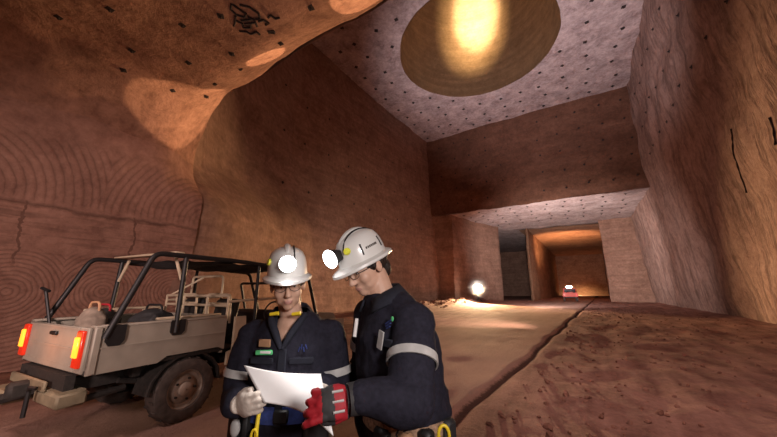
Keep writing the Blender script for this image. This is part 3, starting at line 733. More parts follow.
# shovel standing over the tub side, far left
root = thing('shovel', 'dark long-handled shovel leaning out over the far side of the tub', 'shovel', vloc(-.60, -.88, FZ), VPSI)
MB().tube([(0, 0, .12), (-.20, -.12, .80)], .018, 8).obj('shaft', M_BLACK, root)
mb = MB(); mb.tube([(-.26, -.14, .82), (-.14, -.10, .78)], .02, 8); mb.obj('grip', M_BLACK, root)
mb = MB(); mb.prism([(-.1, .0), (.1, .0), (.1, .16), (.03, .22), (-.03, .22), (-.1, .16)], 1, -.006, .006); mb.obj('blade', M_RIM, root)

# ------------------------------------------------------------------ people
def face_rot(yaw, pitch, roll=0):
    """head frame: face along -y, up z; pitch bows the face down"""
    return Matrix.Rotation(yaw, 3, 'Z') @ Matrix.Rotation(pitch, 3, 'X') @ Matrix.Rotation(roll, 3, 'Y')
def head_parts(mb, M, c, k=1., fem=False):
    c = Vector(c); W_ = lambda p: M @ (Vector(p)*k)+c
    def e(p, r_): mb.ell(W_(p), tuple(q*k for q in r_), M)
    e((0, .018, .045), (.074, .094, .082)); e((0, -.026, -.022), (.063, .066, .090)); e((0, -.030, -.068), (.050 if fem else .056, .053, .040))
    mb.ell(W_((0, -.060, -.090)), .027*k); e((0, -.064, -.068), (.030, .027, .030))
    for s_ in (-1, 1):
        e((s_*.028, -.078, .022), (.024, .014, .009)); e((s_*.038, -.052, -.030), (.026, .032, .034)); e((s_*.040, -.02, -.062), (.018 if fem else .021, .05, .032))
        e((s_*.010, -.102, -.040), (.008, .011, .0075)); e((s_*.076, .012, -.008), (.010, .020, .033)); e((s_*.0745, .006, -.012), (.011, .011, .02))
        e((s_*.030, -.0765, .004), (.0145, .010, .011))
    mb.tube([W_((0, -.084, .014)), W_((0, -.109, -.032))], [.0085*k, .013*k], 10); mb.ell(W_((0, -.110, -.035)), .013*k)
    e((0, -.0885, -.0650), (.021, .0085, .0052)); e((0, -.087, -.0755), (.018, .0090, .0062))
def lipfn(M, c, k):
    Mi = M.transposed(); c = Vector(c)
    def fn(p):
        q = Mi @ (p-c)/k
        return 1 if abs(q.x) < .020 and q.y < -.082 and -.0825+abs(q.x)*.35 < q.z < -.060-abs(q.x)*.25 else 0
    return fn
def eyes(parent, M, c, k=1.):
    c = Vector(c); W_ = lambda p: M @ (Vector(p)*k)+c
    for s_ in (-1, 1):
        e = MB().ell(W_((s_*.030, -.0780, .0015)), (.011*k, .009*k, .0055*k), M).obj('eye', M_EYE, parent)
        MB().ell(W_((s_*.030, -.0850, .0008)), (.0052*k, .003*k, .0045*k), M, 12, 8).obj('iris', M_IRIS, e)
        mb = MB().tube([W_((s_*(.030+q*.024), -.0895+abs(q)*.011-.001, .0275-.006*abs(q)+.002)) for q in (-.9, -.5, 0, .5, .9)], [.002*k, .0032*k, .0034*k, .003*k, .0015*k], 6); mb.obj('eyebrow', M_HAIR, parent)
def glasses(parent, M, c, k=1.):
    c = Vector(c); W_ = lambda p: M @ (Vector(p)*k)+c
    mb = MB()
    for s_ in (-1, 1):
        loop = [W_((s_*.033+.026*math.cos(a_), -.107+.012*abs(math.cos(a_)*(1 if s_*math.cos(a_) > 0 else .1)), .0+.017*math.sin(a_))) for a_ in [2*math.pi*i/20 for i in range(20)]]
        mb.tube(loop, .0014*k, 6, closed=True)
        mb.tube([W_((s_*.059, -.096, .004)), W_((s_*.078, -.05, .006)), W_((s_*.081, .01, .008))], .0022*k, 6)
    mb.tube([W_((-.008, -.107, .003)), W_((.008, -.107, .003))], .0016*k, 6)
    g_ = mb.obj('safety_glasses', M_BLACK, parent)
    for s_ in (-1, 1):
        l0 = [W_((s_*.033+.025*math.cos(a_), -.1065+.012*abs(math.cos(a_)*(1 if s_*math.cos(a_) > 0 else .1)), .016*math.sin(a_))) for a_ in [2*math.pi*i/20 for i in range(20)]]
        l1 = [p+M @ Vector((0, .0012, 0)) for p in l0]; n_ = 20
        MB().add(l0+l1, [tuple(range(n_)), tuple(range(n_, 2*n_))[::-1]]+[(i, (i+1) % n_, n_+(i+1) % n_, n_+i) for i in range(n_)]).obj('lens', M_CLEAR, g_)
def helmet(parent, M, c, kx, lamp_off=0, name_strip=False, sticker=None):
    c = Vector(c); W_ = lambda p: M @ Vector(p)+c
    seg = 56; rx, ry, hz_ = .102*kx, .128*kx, .130
    prof = [(1.0, 0.0), (.995, .18), (.97, .40), (.91, .60), (.79, .78), (.60, .90), (.36, .97), (.15, 1.0)]
    mb = MB(); vs = []
    def ringpt(sx_, a_, z_): return Vector((rx*sx_*math.cos(a_), ry*sx_*math.sin(a_)+.005, z_))
    rings = [(.97, -.004), (1.20, -.018), (1.235, -.014), (1.225, -.004), (1.04, .006)]
    for sx_, z_ in rings:
        for k_ in range(seg):
            a_ = 2*math.pi*k_/seg; p = ringpt(sx_, a_, z_)
            f_ = max(0, -math.sin(a_))**3*.020*(sx_-1)/.2 if sx_ > 1.1 else 0
            b_ = max(0, math.sin(a_))**3*.012 if sx_ > 1.1 else 0
            p.y -= f_*1.1; p.z -= f_*.35+b_*.4; vs.append(p)
    for sx_, z_ in prof:
        for k_ in range(seg):
            a_ = 2*math.pi*k_/seg; vs.append(ringpt(sx_, a_, .006+hz_*z_))
    n_ = len(rings)+len(prof); fs = []
    for i in range(n_-1): fs += [(i*seg+k_, i*seg+(k_+1) % seg, (i+1)*seg+(k_+1) % seg, (i+1)*seg+k_) for k_ in range(seg)]
    top = len(vs); vs.append(Vector((0, .005, .006+hz_*1.005))); fs += [((n_-1)*seg+k_, (n_-1)*seg+(k_+1) % seg, top) for k_ in range(seg)]
    mb.add([W_(v) for v in vs], fs)
    # raised ridges over the crown
    for x0, r_ in ((0, .017), (-.03, .008), (.03, .008)):
        pts = []
        for i in range(15):
            a_ = R(32)+R(118)*i/14; cy, cz = -math.cos(a_), math.sin(a_)
            q = (1-(abs(x0)/rx)**2)**.5
            pts.append(W_((x0, .005+ry*.955*cy*q, .006+hz_*.985*(cz**.72)*q)))
        mb.tube(pts, [r_*(.35+.65*math.sin(math.pi*min(1, max(0, i/14)))**.5) for i in range(15)], 8)
    h = mb.obj('helmet', M_WHITE, parent); h['label'] = 'white hard hat with brim'
    # bracket and cap lamp
    lc = Vector((lamp_off, -ry-.030, .068)); ld = Vector((0, -1, .0)).normalized()
    mb = MB().box(W_((lamp_off, -ry+.002, .066)), (.05, .03, .045), M, 0, .006); mb.obj('lamp_bracket', M_BLACK, h)
    q = 1.12 if name_strip else .98
    L_ = MB().lathe([(.01, -.035), (.024*q, -.035), (.032*q, -.01), (.035*q, .004), (.01, .004)], W_(lc), M @ ld, 24).obj('cap_lamp', M_SEAT, h)
    MB().lathe([(.034*q, .000), (.036*q, .006), (.033*q, .014), (.022*q, .022), (.001, .026)], W_(lc), M @ ld, 24).obj('lamp_lens', M_LENS, h)
    cab = [W_((.030, .005-ry*.97*math.cos(R(25)+R(150)*i/12), .008+hz_*1.0*math.sin(R(25)+R(150)*i/12)**.75)) for i in range(13)]
    MB().tube(cab, .004, 6).obj('lamp_cable', M_BLACK, h)
    if sticker:
        a_, z_ = sticker
        p = Vector((rx*.975*math.cos(a_), .005+ry*.975*math.sin(a_), .006+hz_*z_)); nn = Vector((math.cos(a_)/rx, math.sin(a_)/ry, 3)).normalized()
        MB().lathe([(.001, .006), (.014, .005), (.016, -.004)], W_(p), M @ nn, 20).obj('sticker', M_YELS, h)
    if name_strip:   # illegible small grey lettering and two black clips on the side
        mb = MB()
        for i in range(7):
            a_ = R(-16)+R(4.6)*i; p = Vector((rx*.985*math.cos(a_), .005+ry*.985*math.sin(a_), .006+hz_*.36))
            mb.box(W_(p), (.004, .0055, .010), M @ Matrix.Rotation(a_, 3, 'Z'))
        mb.obj('lettering', M_TYRE, h)
        for a0 in (R(-27), R(28)):
            mb = MB(); mb.tube([W_(Vector((rx*(1.0-.06*(z_/.5)**2)*math.cos(a0), .005+ry*(1.0-.06*(z_/.5)**2)*math.sin(a0), .006+hz_*z_))) for z_ in (.18, .3, .42, .55)], .004, 6); mb.obj('side_clip', M_BLACK, h)
    return W_(lc), M @ ld

def hand_parts(mb, wrist, fdir, palm_n, k=1., thumb_side=1, curls=(35, 40, 42, 45), spread=5, thumb=(40, 25), fat=1.):
    """fdir: towards the fingertips; palm_n: out of the palm; thumb_side: +1 thumb along fdir x palm_n"""
    f = Vector(fdir).normalized(); n_ = Vector(palm_n); n_ = (n_-f*n_.dot(f)).normalized(); t_ = f.cross(n_)*thumb_side; w_ = Vector(wrist)
    P_ = lambda x, y, z: w_+(t_*x+f*y+n_*z)*k          # x to the thumb, y to the fingers, z out of the palm
    rot = Matrix((t_, f, n_)).transposed()
    mb.ell(P_(0, .05, 0), (.040*k*fat, .055*k, .017*k*fat), rot); mb.ell(P_(.022, .03, .008), (.022*k, .036*k, .016*k), rot); mb.ell(P_(-.022, .04, .006), (.018*k, .04*k, .015*k), rot)
    mb.tube([P_(0, -.04, 0), P_(0, .02, 0)], .028*k*fat, 14)
    for i, (x, L_, r_) in enumerate(((.030, .072, .0095), (.010, .080, .010), (-.010, .075, .0095), (-.029, .060, .0085))):
        a_ = R(curls[i]); sp_ = R(spread*(1.5-i)); p = P_(x, .088-abs(x)*.25, 0); ang = a_*.55; pts = [P_(x*.85, .05, 0), p]
        for seg_, fr in ((.45, 1), (.30, 1.15), (.25, .8)):
            d_ = (f*math.cos(ang)+n_*math.sin(ang)); d_ = d_*math.cos(sp_)+t_*math.sin(sp_)
            p = p+d_*L_*seg_*k; pts.append(p); ang += a_*fr
        mb.limb(pts, [r_*1.1*k*fat, r_*1.12*k*fat, r_*k*fat, r_*.93*k*fat, r_*.82*k*fat], 10)
    a_, b_ = R(thumb[0]), R(thumb[1]); p = P_(.032, .022, .008); pts = [P_(.012, .012, .006), p]; ang = a_
    for L_ in (.036, .028):
        d_ = f*math.cos(ang)+t_*math.sin(ang); d_ = d_*math.cos(b_)+n_*math.sin(b_); p = p+d_.normalized()*L_*k; pts.append(p); ang -= R(22); 
    mb.limb(pts, [.014*k*fat, .0135*k*fat, .0115*k*fat, .0095*k*fat], 10)

def sub(p, o): return (p[0]-o[0], p[1]-o[1], p[2])
# ---- woman
WO = (-.46, 1.53)
Wp = lambda u, d, z: Vector((u-WO[0], d-WO[1], z))
loc = al(WO[0], WO[1], 0)
MHW = face_rot(R(19), R(10), R(-5)); HCW = Wp(-.476, 1.47, 1.623)
def ell_rings(rows, ang, f):
    ca, sa = math.cos(ang), math.sin(ang); return [(f(u, d, z), Vector((ca, sa, 0))*rx, Vector((-sa, ca, 0))*ry) for u, d, z, rx, ry in rows]
mb = MB()
head_parts(mb, MHW, HCW, .94, True)
mb.limb([HCW+MHW @ Vector((0, .03, -.05)), Wp(-.462, 1.525, 1.46), Wp(-.46, 1.54, 1.40)], [.052, .053, .065])
mb.loft(ell_rings([(-.46, 1.55, .86, .15, .10), (-.46, 1.55, .95, .15, .10), (-.46, 1.55, 1.1, .13, .09), (-.46, 1.54, 1.3, .155, .095), (-.46, 1.54, 1.41, .15, .075), (-.46, 1.535, 1.46, .06, .055)], 0, Wp))
WS = [Wp(-.638, 1.535, 1.385), Wp(-.672, 1.50, 1.125), Wp(-.612, 1.36, 1.150)]
WS2 = [Wp(-.282, 1.54, 1.385), Wp(-.235, 1.53, 1.13), Wp(-.265, 1.43, 1.185)]
for A in (WS, WS2): mb.limb(A, [.05, .042, .028])
for s_ in (-1, 1):
    mb.limb([Wp(-.46+s_*.085, 1.55, .9), Wp(-.46+s_*.10, 1.53, .5), Wp(-.46+s_*.11, 1.56, .09)], [.075, .05, .035]); mb.limb([Wp(-.46+s_*.11, 1.56, .06), Wp(-.46+s_*.115, 1.42, .045)], [.04, .035])
WOMAN = remesh(mb, 'person', [M_SKIN, M_LIP], .0048, 4, None, 0, 1, lipfn(MHW, HCW, .94))
WOMAN.location = loc; WOMAN.rotation_euler = (0, 0, YAW)
tag(WOMAN, 'person facing the camera in navy coveralls holding the left side of the sheet', 'person')
eyes(WOMAN, MHW, HCW, .94); glasses(WOMAN, MHW, HCW, .94)
mb = MB().ell(HCW+MHW @ Vector((0, .03, .03)), (.078, .092, .078), MHW); mb.ell(HCW+MHW @ Vector((0, .075, -.045)), (.055, .03, .05), MHW)
remesh(mb, 'hair', M_HAIR2, .006, 2, WOMAN, .003, 60)
lampW, dirW = helmet(WOMAN, MHW, HCW+MHW @ Vector((0, .0, .042)), .885, .0, False, (R(205), .5))
# coveralls
mb = MB()
mb.loft(ell_rings([(-.46, 1.55, .80, .19, .135), (-.46, 1.55, .92, .198, .142), (-.46, 1.55, 1.02, .188, .137), (-.46, 1.545, 1.12, .192, .136), (-.46, 1.54, 1.25, .205, .138), (-.46, 1.535, 1.34, .20, .128), (-.46, 1.53, 1.41, .178, .108), (-.46, 1.525, 1.455, .135, .09), (-.46, 1.52, 1.495, .09, .078), (-.46, 1.515, 1.515, .08, .07)], 0, Wp))
mb.limb(WS, [.072, .068, .052]); mb.limb(WS2, [.072, .068, .052])
mb.limb([WS[0].lerp(WS[1], .3), WS[0].lerp(WS[1], .8)], [.078, .074])

for s_ in (-1, 1): mb.limb([Wp(-.46+s_*.095, 1.55, .88), Wp(-.46+s_*.105, 1.54, .5), Wp(-.46+s_*.11, 1.56, .12)], [.105, .088, .075])
for v_ in (0,):
    pass
COV = remesh(mb, 'coverall', M_NAVY, .0095, 4, WOMAN, .013, 11)
# open V neck: cut the front of the collar away so the skin shows
import bmesh
def cut(o, fn):
    bm = bmesh.new(); bm.from_mesh(o.data); bmesh.ops.delete(bm, geom=[f for f in bm.faces if fn(f.calc_center_median())], context='FACES'); bm.to_mesh(o.data); bm.free()
def collar(parent, pts, mats, th=.006):
    """pts: list of (inner, outer) pairs of the collar band"""
    n_ = len(pts); vs = [p for a_, b_ in pts for p in (a_, b_)]; fs = [(2*i, 2*i+1, 2*i+3, 2*i+2) for i in range(n_-1)]
    o = MB().add(vs, fs).obj('collar', mats, parent); m = o.modifiers.new('s', 'SOLIDIFY'); m.thickness = th; m.offset = 0; return o
cut(COV, lambda p: (p.z > 1.36 and p.y < -.02 and abs(p.x-.0) < (p.z-1.36)*.62))
mb = MB(); mb.ell(Wp(-.46, 1.50, 1.40), (.075, .075, .06)); mb.ell(Wp(-.46, 1.515, 1.44), (.07, .07, .05)); remesh(mb, 'undershirt_neck', M_SKIN, .006, 3, WOMAN)
cp = []
for i in range(15):
    t_ = (i-7)/7; a_ = R(90)-t_*R(150); r1, r2 = .072, .098
    drop = abs(t_)**2.2*.10
    cp.append((Wp(-.46+r1*math.cos(a_)*(1.0), 1.525+r1*.95*math.sin(a_), 1.535-drop), Wp(-.46+r2*math.cos(a_)*1.12, 1.525+r2*math.sin(a_), 1.492-drop*1.15)))
collar(WOMAN, cp, M_NAVYD, .009)
def band(parent, a_, b_, t_, r_, w_, m=M_SILV, name='reflective_band', wob=.0, squash=1.0):
    """tape ring round a sleeve"""
    a_, b_ = Vector(a_), Vector(b_); d_ = (b_-a_).normalized(); c = a_.lerp(b_, t_)
    o = MB().lathe([(r_-.006, -w_/2), (r_, -w_/2), (r_+.001, 0), (r_, w_/2), (r_-.006, w_/2)], c, d_, 32).obj(name, m, parent); return o
band(WOMAN, WS[0], WS[1], .60, .0875, .032); band(WOMAN, WS2[0], WS2[1], .60, .0835, .032)
for s_ in (-1, 1):
    MB().tube([Wp(-.46+s_*x, y, z) for x, y, z in ((.004, 1.400, 1.350), (.030, 1.408, 1.405), (.058, 1.424, 1.450), (.082, 1.452, 1.492))], [.010, .016, .017, .012], 10).obj('lapel', M_NAVYD, WOMAN)
# front details: placket, pockets, patches
def front_patch(parent, M, c, sz, m, name, rot=0, label=None):
    o = MB().box(c, sz, M @ Matrix.Rotation(rot, 3, 'Y'), 0, min(sz)*.3).obj(name, m, parent)
    if label: o['label'] = label
    return o
I3 = Matrix.Identity(3)
front_patch(WOMAN, I3, Wp(-.455, 1.402, 1.20), (.035, .012, .30), M_NAVYD, 'zip_placket')
for u in (-.545, -.375):
    front_patch(WOMAN, Matrix.Rotation(R(-8 if u < -.46 else 8), 3, 'Z'), Wp(u, 1.414, 1.30), (.105, .014, .028), M_NAVYD, 'pocket_flap')
front_patch(WOMAN, Matrix.Rotation(R(-9), 3, 'Z'), Wp(-.537, 1.408, 1.372), (.055, .010, .032), M_TAN, 'name_patch', 0, 'tan name patch')
gp = front_patch(WOMAN, Matrix.Rotation(R(-9), 3, 'Z'), Wp(-.535, 1.403, 1.335), (.078, .010, .020), M_GREEN, 'badge', R(-3), 'green and white badge strip')
front_patch(gp, Matrix.Rotation(R(-9), 3, 'Z'), Wp(-.527, 1.397, 1.337), (.048, .003, .010), M_PAPER, 'badge_print')
mb = MB()
for i in range(4): mb.box(Wp(-.385+i*.010, 1.404, 1.348+(i % 2)*.010), (.003, .006, .02), Matrix.Rotation(R(20-15*i), 3, 'Y'))
mb.obj('embroidery', M_BLUE, WOMAN)
# ear-plug band round the neck with two yellow tips
mb = MB(); mb.tube([Wp(-.46+.078*math.sin(a_), 1.525-.08*math.cos(a_)*1.1, 1.495-.01*math.cos(a_)) for a_ in [R(30)+R(300)*i/20 for i in range(21)]], .004, 6); nb = mb.obj('ear_plug_band', M_BLACK, WOMAN)
for u, s_ in ((-.505, -1), (-.408, 1)):
    MB().tube([Wp(u-.018, 1.405, 1.492), Wp(u+.02, 1.40, 1.497)], [.0075, .009], 10).obj('yellow_tip', M_YEL, nb)
# belt with pouches and hanging straps
def belt(parent, f, cu, cd_, z, rx, ry, ang, m, h=.05):
    ca, sa = math.cos(ang), math.sin(ang); n_ = 40; mb = MB()
    mb.loft([(f(cu, cd_, z-h/2), Vector((ca, sa, 0))*rx, Vector((-sa, ca, 0))*ry), (f(cu, cd_, z+h/2), Vector((ca, sa, 0))*rx, Vector((-sa, ca, 0))*ry)], n_)
    return mb.obj('belt', m, parent)
b_ = belt(WOMAN, Wp, -.46, 1.547, 1.092, .203, .150, 0, M_BLUE, .065)
MB().box(Wp(-.44, 1.394, 1.092), (.06, .02, .05), None, 0, .006).obj('buckle', M_BLACK, b_)
for u in (-.60, -.64): MB().box(Wp(u, 1.44, 1.03), (.06, .05, .16), Matrix.Rotation(R(-35), 3, 'Z'), 0, .012).obj('pouch', M_BLACK, b_)
MB().box(Wp(-.30, 1.43, 1.02), (.10, .07, .16), Matrix.Rotation(R(25), 3, 'Z'), 0, .015).obj('pouch', M_SEAT, b_)
MB().tube(bend([Wp(-.53, 1.395, 1.12), Wp(-.53, 1.38, 1.05), Wp(-.525, 1.385, .90)], .02), .008, 8).obj('yellow_strap', M_YEL, b_)
MB().tube([Wp(-.535+.012*math.cos(a_), 1.374, 1.03+.024*math.sin(a_)) for a_ in [2*math.pi*i/16 for i in range(16)]], .005, 8, closed=True).obj('carabiner', M_YEL, b_)
mb = MB(); mb.ell(Wp(-.625, 1.40, 1.05), (.02, .015, .035)); mb.obj('whistle', M_SILV, b_)
# gloves
mb = MB(); hand_parts(mb, WS[2]+Vector((.012, -.022, .006)), (.62, -.40, .12), (.35, .75, .1), .98, 1, (44, 48, 52, 56), 3, (26, 6), 1.18)
g1 = remesh(mb, 'glove', M_GLOVEW, .0042, 2, WOMAN, .0015, 50); g1['label'] = 'cream work glove'
band(g1, WS[1], WS[2], .93, .047, .05, M_GLOVEW, 'cuff')
mb = MB(); hand_parts(mb, WS2[2]+Vector((-.004, -.012, .004)), (-.14, -.38, .16), (-.05, -.35, -.9), .92, -1, (22, 26, 30, 34), 3, (30, 8), 1.08)
g2 = remesh(mb, 'glove', M_GLOVEW, .0045, 2, WOMAN, .0015, 50)
for s_ in (-1, 1):
    mb = MB(); mb.ell(Wp(-.46+s_*.115, 1.49, .055), (.055, .135, .06)); mb.tube([Wp(-.46+s_*.11, 1.56, .06), Wp(-.46+s_*.11, 1.56, .24)], .065, 14); mb.box(Wp(-.46+s_*.115, 1.49, .018), (.10, .27, .034), None, 0, .012)
    remesh(mb, 'boot', M_SEAT, .009, 2, WOMAN)

# ---- man
MO = (.07, 1.45)
Mp = lambda u, d, z: Vector((u-MO[0], d-MO[1], z))
loc = al(MO[0], MO[1], 0)
MHM = face_rot(R(-46), R(27), R(-4)); HCM = Mp(-.104, 1.405, 1.700)
AT = R(-52)
mb = MB()
head_parts(mb, MHM, HCM, .97)
mb.limb([HCM+MHM @ Vector((0, .03, -.05)), Mp(-.03, 1.42, 1.57), Mp(.01, 1.425, 1.46)], [.058, .060, .075])
mb.loft(ell_rings([(.075, 1.45, .88, .16, .11), (.075, 1.45, 1.0, .16, .11), (.06, 1.44, 1.2, .155, .11), (.03, 1.43, 1.4, .17, .11), (.02, 1.43, 1.5, .15, .085), (.01, 1.42, 1.55, .07, .065)], AT, Mp))
MA = [Mp(.100, 1.30, 1.465), Mp(.075, 1.13, 1.235), Mp(-.085, 1.085, 1.262)]
MA2 = [Mp(-.080, 1.56, 1.475), Mp(-.120, 1.635, 1.20), Mp(-.09, 1.58, .98)]
for A in (MA, MA2): mb.limb(A, [.055, .046, .031])
ft = Vector((math.sin(R(-66)), -math.cos(R(-66)), 0)); lt = Vector((math.cos(AT), math.sin(AT), 0))
for s_ in (-1, 1):
    hp = Mp(.075, 1.45, .92)+lt*(.095*s_); ank = Mp(.09, 1.46, .09)+lt*(.13*s_)
    mb.limb([hp, (hp+ank)/2+ft*.02, ank], [.08, .055, .04]); mb.limb([ank-Vector((0, 0, .03)), ank-Vector((0, 0, .045))+ft*.15], [.04, .035])
mb.limb([MA2[2], MA2[2]+Vector((-.01, -.02, -.08)), MA2[2]+Vector((-.02, -.03, -.14))], [.03, .032, .02])
MAN = remesh(mb, 'person', [M_SKIN, M_LIP], .0048, 4, None, 0, 1, lipfn(MHM, HCM, .97))
MAN.location = loc; MAN.rotation_euler = (0, 0, YAW)
tag(MAN, 'person in profile in navy coveralls with a red glove on the sheet', 'person')
eyes(MAN, MHM, HCM, .97); glasses(MAN, MHM, HCM, .97)
mb = MB().ell(HCM+MHM @ Vector((0, .030, .028)), (.082, .100, .082), MHM); mb.ell(HCM+MHM @ Vector((0, .082, -.035)), (.060, .034, .058), MHM)
for s_ in (-1, 1): mb.ell(HCM+MHM @ Vector((s_*.078, -.012, .018)), (.006, .012, .03), MHM)
remesh(mb, 'hair', M_HAIR, .005, 2, MAN, .003, 70)
lampM, dirM = helmet(MAN, MHM, HCM+MHM @ Vector((0, .0, .038)), .95, .0, True, (R(-60), .50))
mb = MB()
mb.loft(ell_rings([(.08, 1.45, .84, .20, .15), (.08, 1.45, .96, .205, .155), (.075, 1.45, 1.102, .20, .155), (.07, 1.45, 1.116, .216, .172), (.062, 1.445, 1.18, .212, .164), (.04, 1.44, 1.28, .215, .16), (.03, 1.435, 1.40, .215, .15), (.02, 1.43, 1.48, .185, .118), (.0, 1.425, 1.54, .125, .095), (-.02, 1.42, 1.58, .085, .078)], AT, Mp))
mb.limb(MA, [.085, .076, .052]); mb.limb(MA2, [.085, .074, .056]); mb.limb([MA[0].lerp(MA[1], .25), MA[0].lerp(MA[1], .8)], [.085, .082])
mb.limb([Mp(.095, 1.31, 1.465), Mp(.03, 1.40, 1.515)], [.085, .08])
for s_ in (-1, 1):
    hp = Mp(.075, 1.45, .92)+lt*(.10*s_); ank = Mp(.09, 1.46, .12)+lt*(.13*s_); mb.limb([hp, (hp+ank)/2+ft*.02, ank], [.115, .093, .08])
COV2 = remesh(mb, 'coverall', M_NAVY, .0095, 4, MAN, .016, 9.5)
# jacket hem that flares over the belt at the back
cp = []
for i in range(17):
    t_ = (i-8)/8; a_ = R(90)-t_*R(150); r1, r2 = .078, .108; drop = abs(t_)**2.2*.075
    q1 = Vector((r1*math.cos(a_), r1*math.sin(a_), 0)); q2 = Vector((r2*math.cos(a_)*1.1, r2*math.sin(a_), 0)); RM = Matrix.Rotation(R(-60), 3, 'Z')
    cp.append((Mp(-.032, 1.42, 1.625-drop)+RM @ q1, Mp(-.018, 1.42, 1.578-drop)+RM @ q2))
collar(MAN, cp, M_NAVYD, .01)
bd = band(MAN, MA[0], MA[1], .52, .0955, .031); band(MAN, MA2[0], MA2[1], .5, .088, .036)
# chest details facing the camera-left front
FR = Matrix.Rotation(AT, 3, 'Z')
def chest(off, z, ry_): return Mp(.032, 1.435, z)+FR @ Vector((off, -ry_, 0))
lg = MB()
for i in range(3): lg.box(chest(.125, 1.475-.010*i, .139), (.04-.008*i, .008, .004), FR @ Matrix.Rotation(R(-25), 3, 'Y'))
lg.obj('chest_logo', M_BLUE, MAN)
MB().ell(chest(.145, 1.488, .135), (.007, .004, .010), FR).obj('logo_leaf', M_GREEN, MAN)
front_patch(MAN, FR, chest(.115, 1.40, .152), (.11, .014, .03), M_NAVYD, 'pocket_flap')
front_patch(MAN, FR, chest(.11, 1.41, .166), (.032, .006, .07), M_SILV, 'id_card', R(14), 'pale card clipped to the chest pocket')
MB().tube([chest(-.08, 1.40, .165), chest(-.08, 1.475, .155)], .008, 8).obj('pen', M_PAPER, MAN)
b_ = belt(MAN, Mp, .072, 1.45, 1.085, .212, .166, AT, M_TANP, .06)
for off, sgn, sz, m in ((.19, -.07, (.07, .05, .13), M_BLACK), (.205, .03, (.06, .06, .16), M_SEAT), (.14, -.12, (.06, .045, .10), M_TAN), (.05, -.16, (.08, .045, .09), M_BLACK)):
    MB().box(Mp(.072, 1.45, 1.04)+FR @ Vector((off, sgn, 0)), sz, FR, 0, .012).obj('pouch', m, b_)
c = Mp(.072, 1.45, 1.065)+FR @ Vector((.19, -.02, 0))
MB().tube([c+Vector((.0, 0, .05)), c+Vector((.01, -.01, .0)), c+Vector((-.01, -.01, -.09))], .012, 8).obj('yellow_strap', M_YEL, b_)
MB().tube([c+Vector((.03+.02*math.cos(a_), -.02, .01+.035*math.sin(a_))) for a_ in [2*math.pi*i/16 for i in range(16)]], .006, 8, closed=True).obj('carabiner', M_YEL, b_)
# red glove over the right edge of the sheet
hd = Vector((-.145, -.045, -.012)).normalized()
gw = MA[2]+hd*.030
pn = Vector((.05, .8, -.25))
mb = MB(); hand_parts(mb, gw, hd, pn, 1.12, 1, (26, 44, 50, 54), 6, (18, 16), 1.14)
fdv = hd; tv = hd.cross((pn-hd*pn.dot(hd)).normalized())
def gm(p):
    q = (Vector(p)-gw).dot(fdv); s_ = (Vector(p)-gw).dot(tv)
    if q < .012: return 1
    if .06 < q < .098: return 1
    return 0 if (q >= .098 or .022 < q < .06) else 1
g3 = remesh(mb, 'glove', [M_GLOVER, M_GLOVEK], .0036, 1, MAN, .0012, 50, gm); g3['label'] = 'red and black work glove'
band(g3, MA[2], gw+hd*.02, .3, .048, .06, M_GLOVEK, 'cuff')
mb = MB()
for s_ in (-.025, .0, .025):
    mb.tube([gw+hd*q+tv*(s_*1.1)-pn.normalized()*(.0215) for q in (.025, .04, .06)], .004, 6)
mb.obj('glove_stripes', M_SILV, g3)
for s_ in (-1, 1):
    ank = Mp(.09, 1.46, .09)+lt*(.13*s_); mb = MB(); RMf = Matrix.Rotation(R(-66), 3, 'Z')
    mb.ell(ank+ft*.07+Vector((0, 0, -.03)), (.055, .14, .06), RMf); mb.tube([ank-Vector((0, 0, .03)), ank+Vector((0, 0, .16))], .068, 14); mb.box(ank+ft*.07+Vector((0, 0, -.072)), (.10, .29, .034), RMf, 0, .012)
    remesh(mb, 'boot', M_SEAT, .009, 2, MAN)
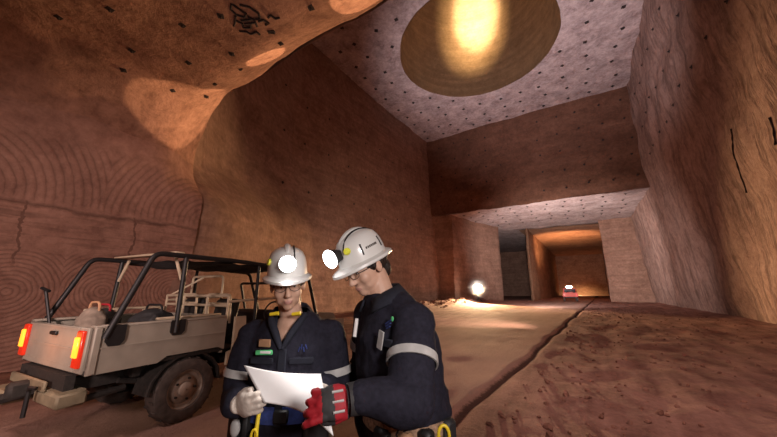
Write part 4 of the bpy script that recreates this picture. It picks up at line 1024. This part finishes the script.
# cap-lamp beams
def place(local, o): return Matrix.Rotation(YAW, 3, 'Z') @ local+o
def beam(name, lp, root, to, pw):
    p = place(lp, root.location); d_ = (Vector(to)-p).normalized()
    light('SPOT', name, p+d_*.045, to, pw, (1, .95, .93), spot_size=R(75), spot_blend=1, shadow_soft_size=.03)
beam('cap_lamp_beam', lampW, WOMAN, al(-.40, 1.20, 1.15), 7); beam('cap_lamp_beam', lampM, MAN, al(-.42, 1.24, 1.2), 7)

# ---- the sheet of paper they read
c00, c10, c11, c01 = [Vector(al(*p)) for p in ((-.578, 1.315, 1.305), (-.273, 1.335, 1.268), (-.190, 1.195, 1.105), (-.475, 1.285, 1.18))]
org = (c00+c10+c11+c01)/4
vs = []; n_ = 24
for j in range(n_+1):
    for i in range(n_+1):
        u, v = i/n_, j/n_
        p = c00.lerp(c10, u).lerp(c01.lerp(c11, u), v)
        p = p+FW*(-.018*math.sin(math.pi*u)*(1-v)+.028*math.sin(math.pi*u)*v)+Vector((0, 0, .012*math.sin(math.pi*u)*v*1.2-.006*math.sin(math.pi*u)*(1-v)))
        vs.append(p-org)
fs = [(j*(n_+1)+i, j*(n_+1)+i+1, (j+1)*(n_+1)+i+1, (j+1)*(n_+1)+i) for j in range(n_) for i in range(n_)]
o = MB().add(vs, fs).obj('paper_sheet', M_PAPER); o.location = org
m = o.modifiers.new('s', 'SOLIDIFY'); m.thickness = .0008
tag(o, 'large white sheet of paper held between the two people', 'paper')

# ---- scatter sphere added as lens bloom round the far flood lamp
t = NT('lamp_bloom_haze'); t.t.nodes.remove(t.b)
vol = t.n('ShaderNodeVolumeScatter'); vol.inputs['Anisotropy'].default_value = .3; vol.inputs['Color'].default_value = (1, .95, .9, 1)
tc = t.n('ShaderNodeTexCoord'); ln = t.n('ShaderNodeVectorMath', operation='LENGTH'); t.l(tc.outputs['Object'], ln.inputs[0])
dn = t.math('MULTIPLY', t.math('POWER', t.ramp(ln.outputs['Value'], 1.55, .2), 2.0), .9); t.l(dn, vol.inputs['Density'])
t.l(vol.outputs[0], t.t.nodes['Material Output'].inputs['Volume'])
o = MB().ell((0, 0, 0), 1.55, None, 32, 20).obj('bloom_haze', t.m); o.location = (FLx, FLy, 1.75)
tag(o, 'pale haze sphere added as lens bloom around the far flood lamp', 'haze', kind='stuff')
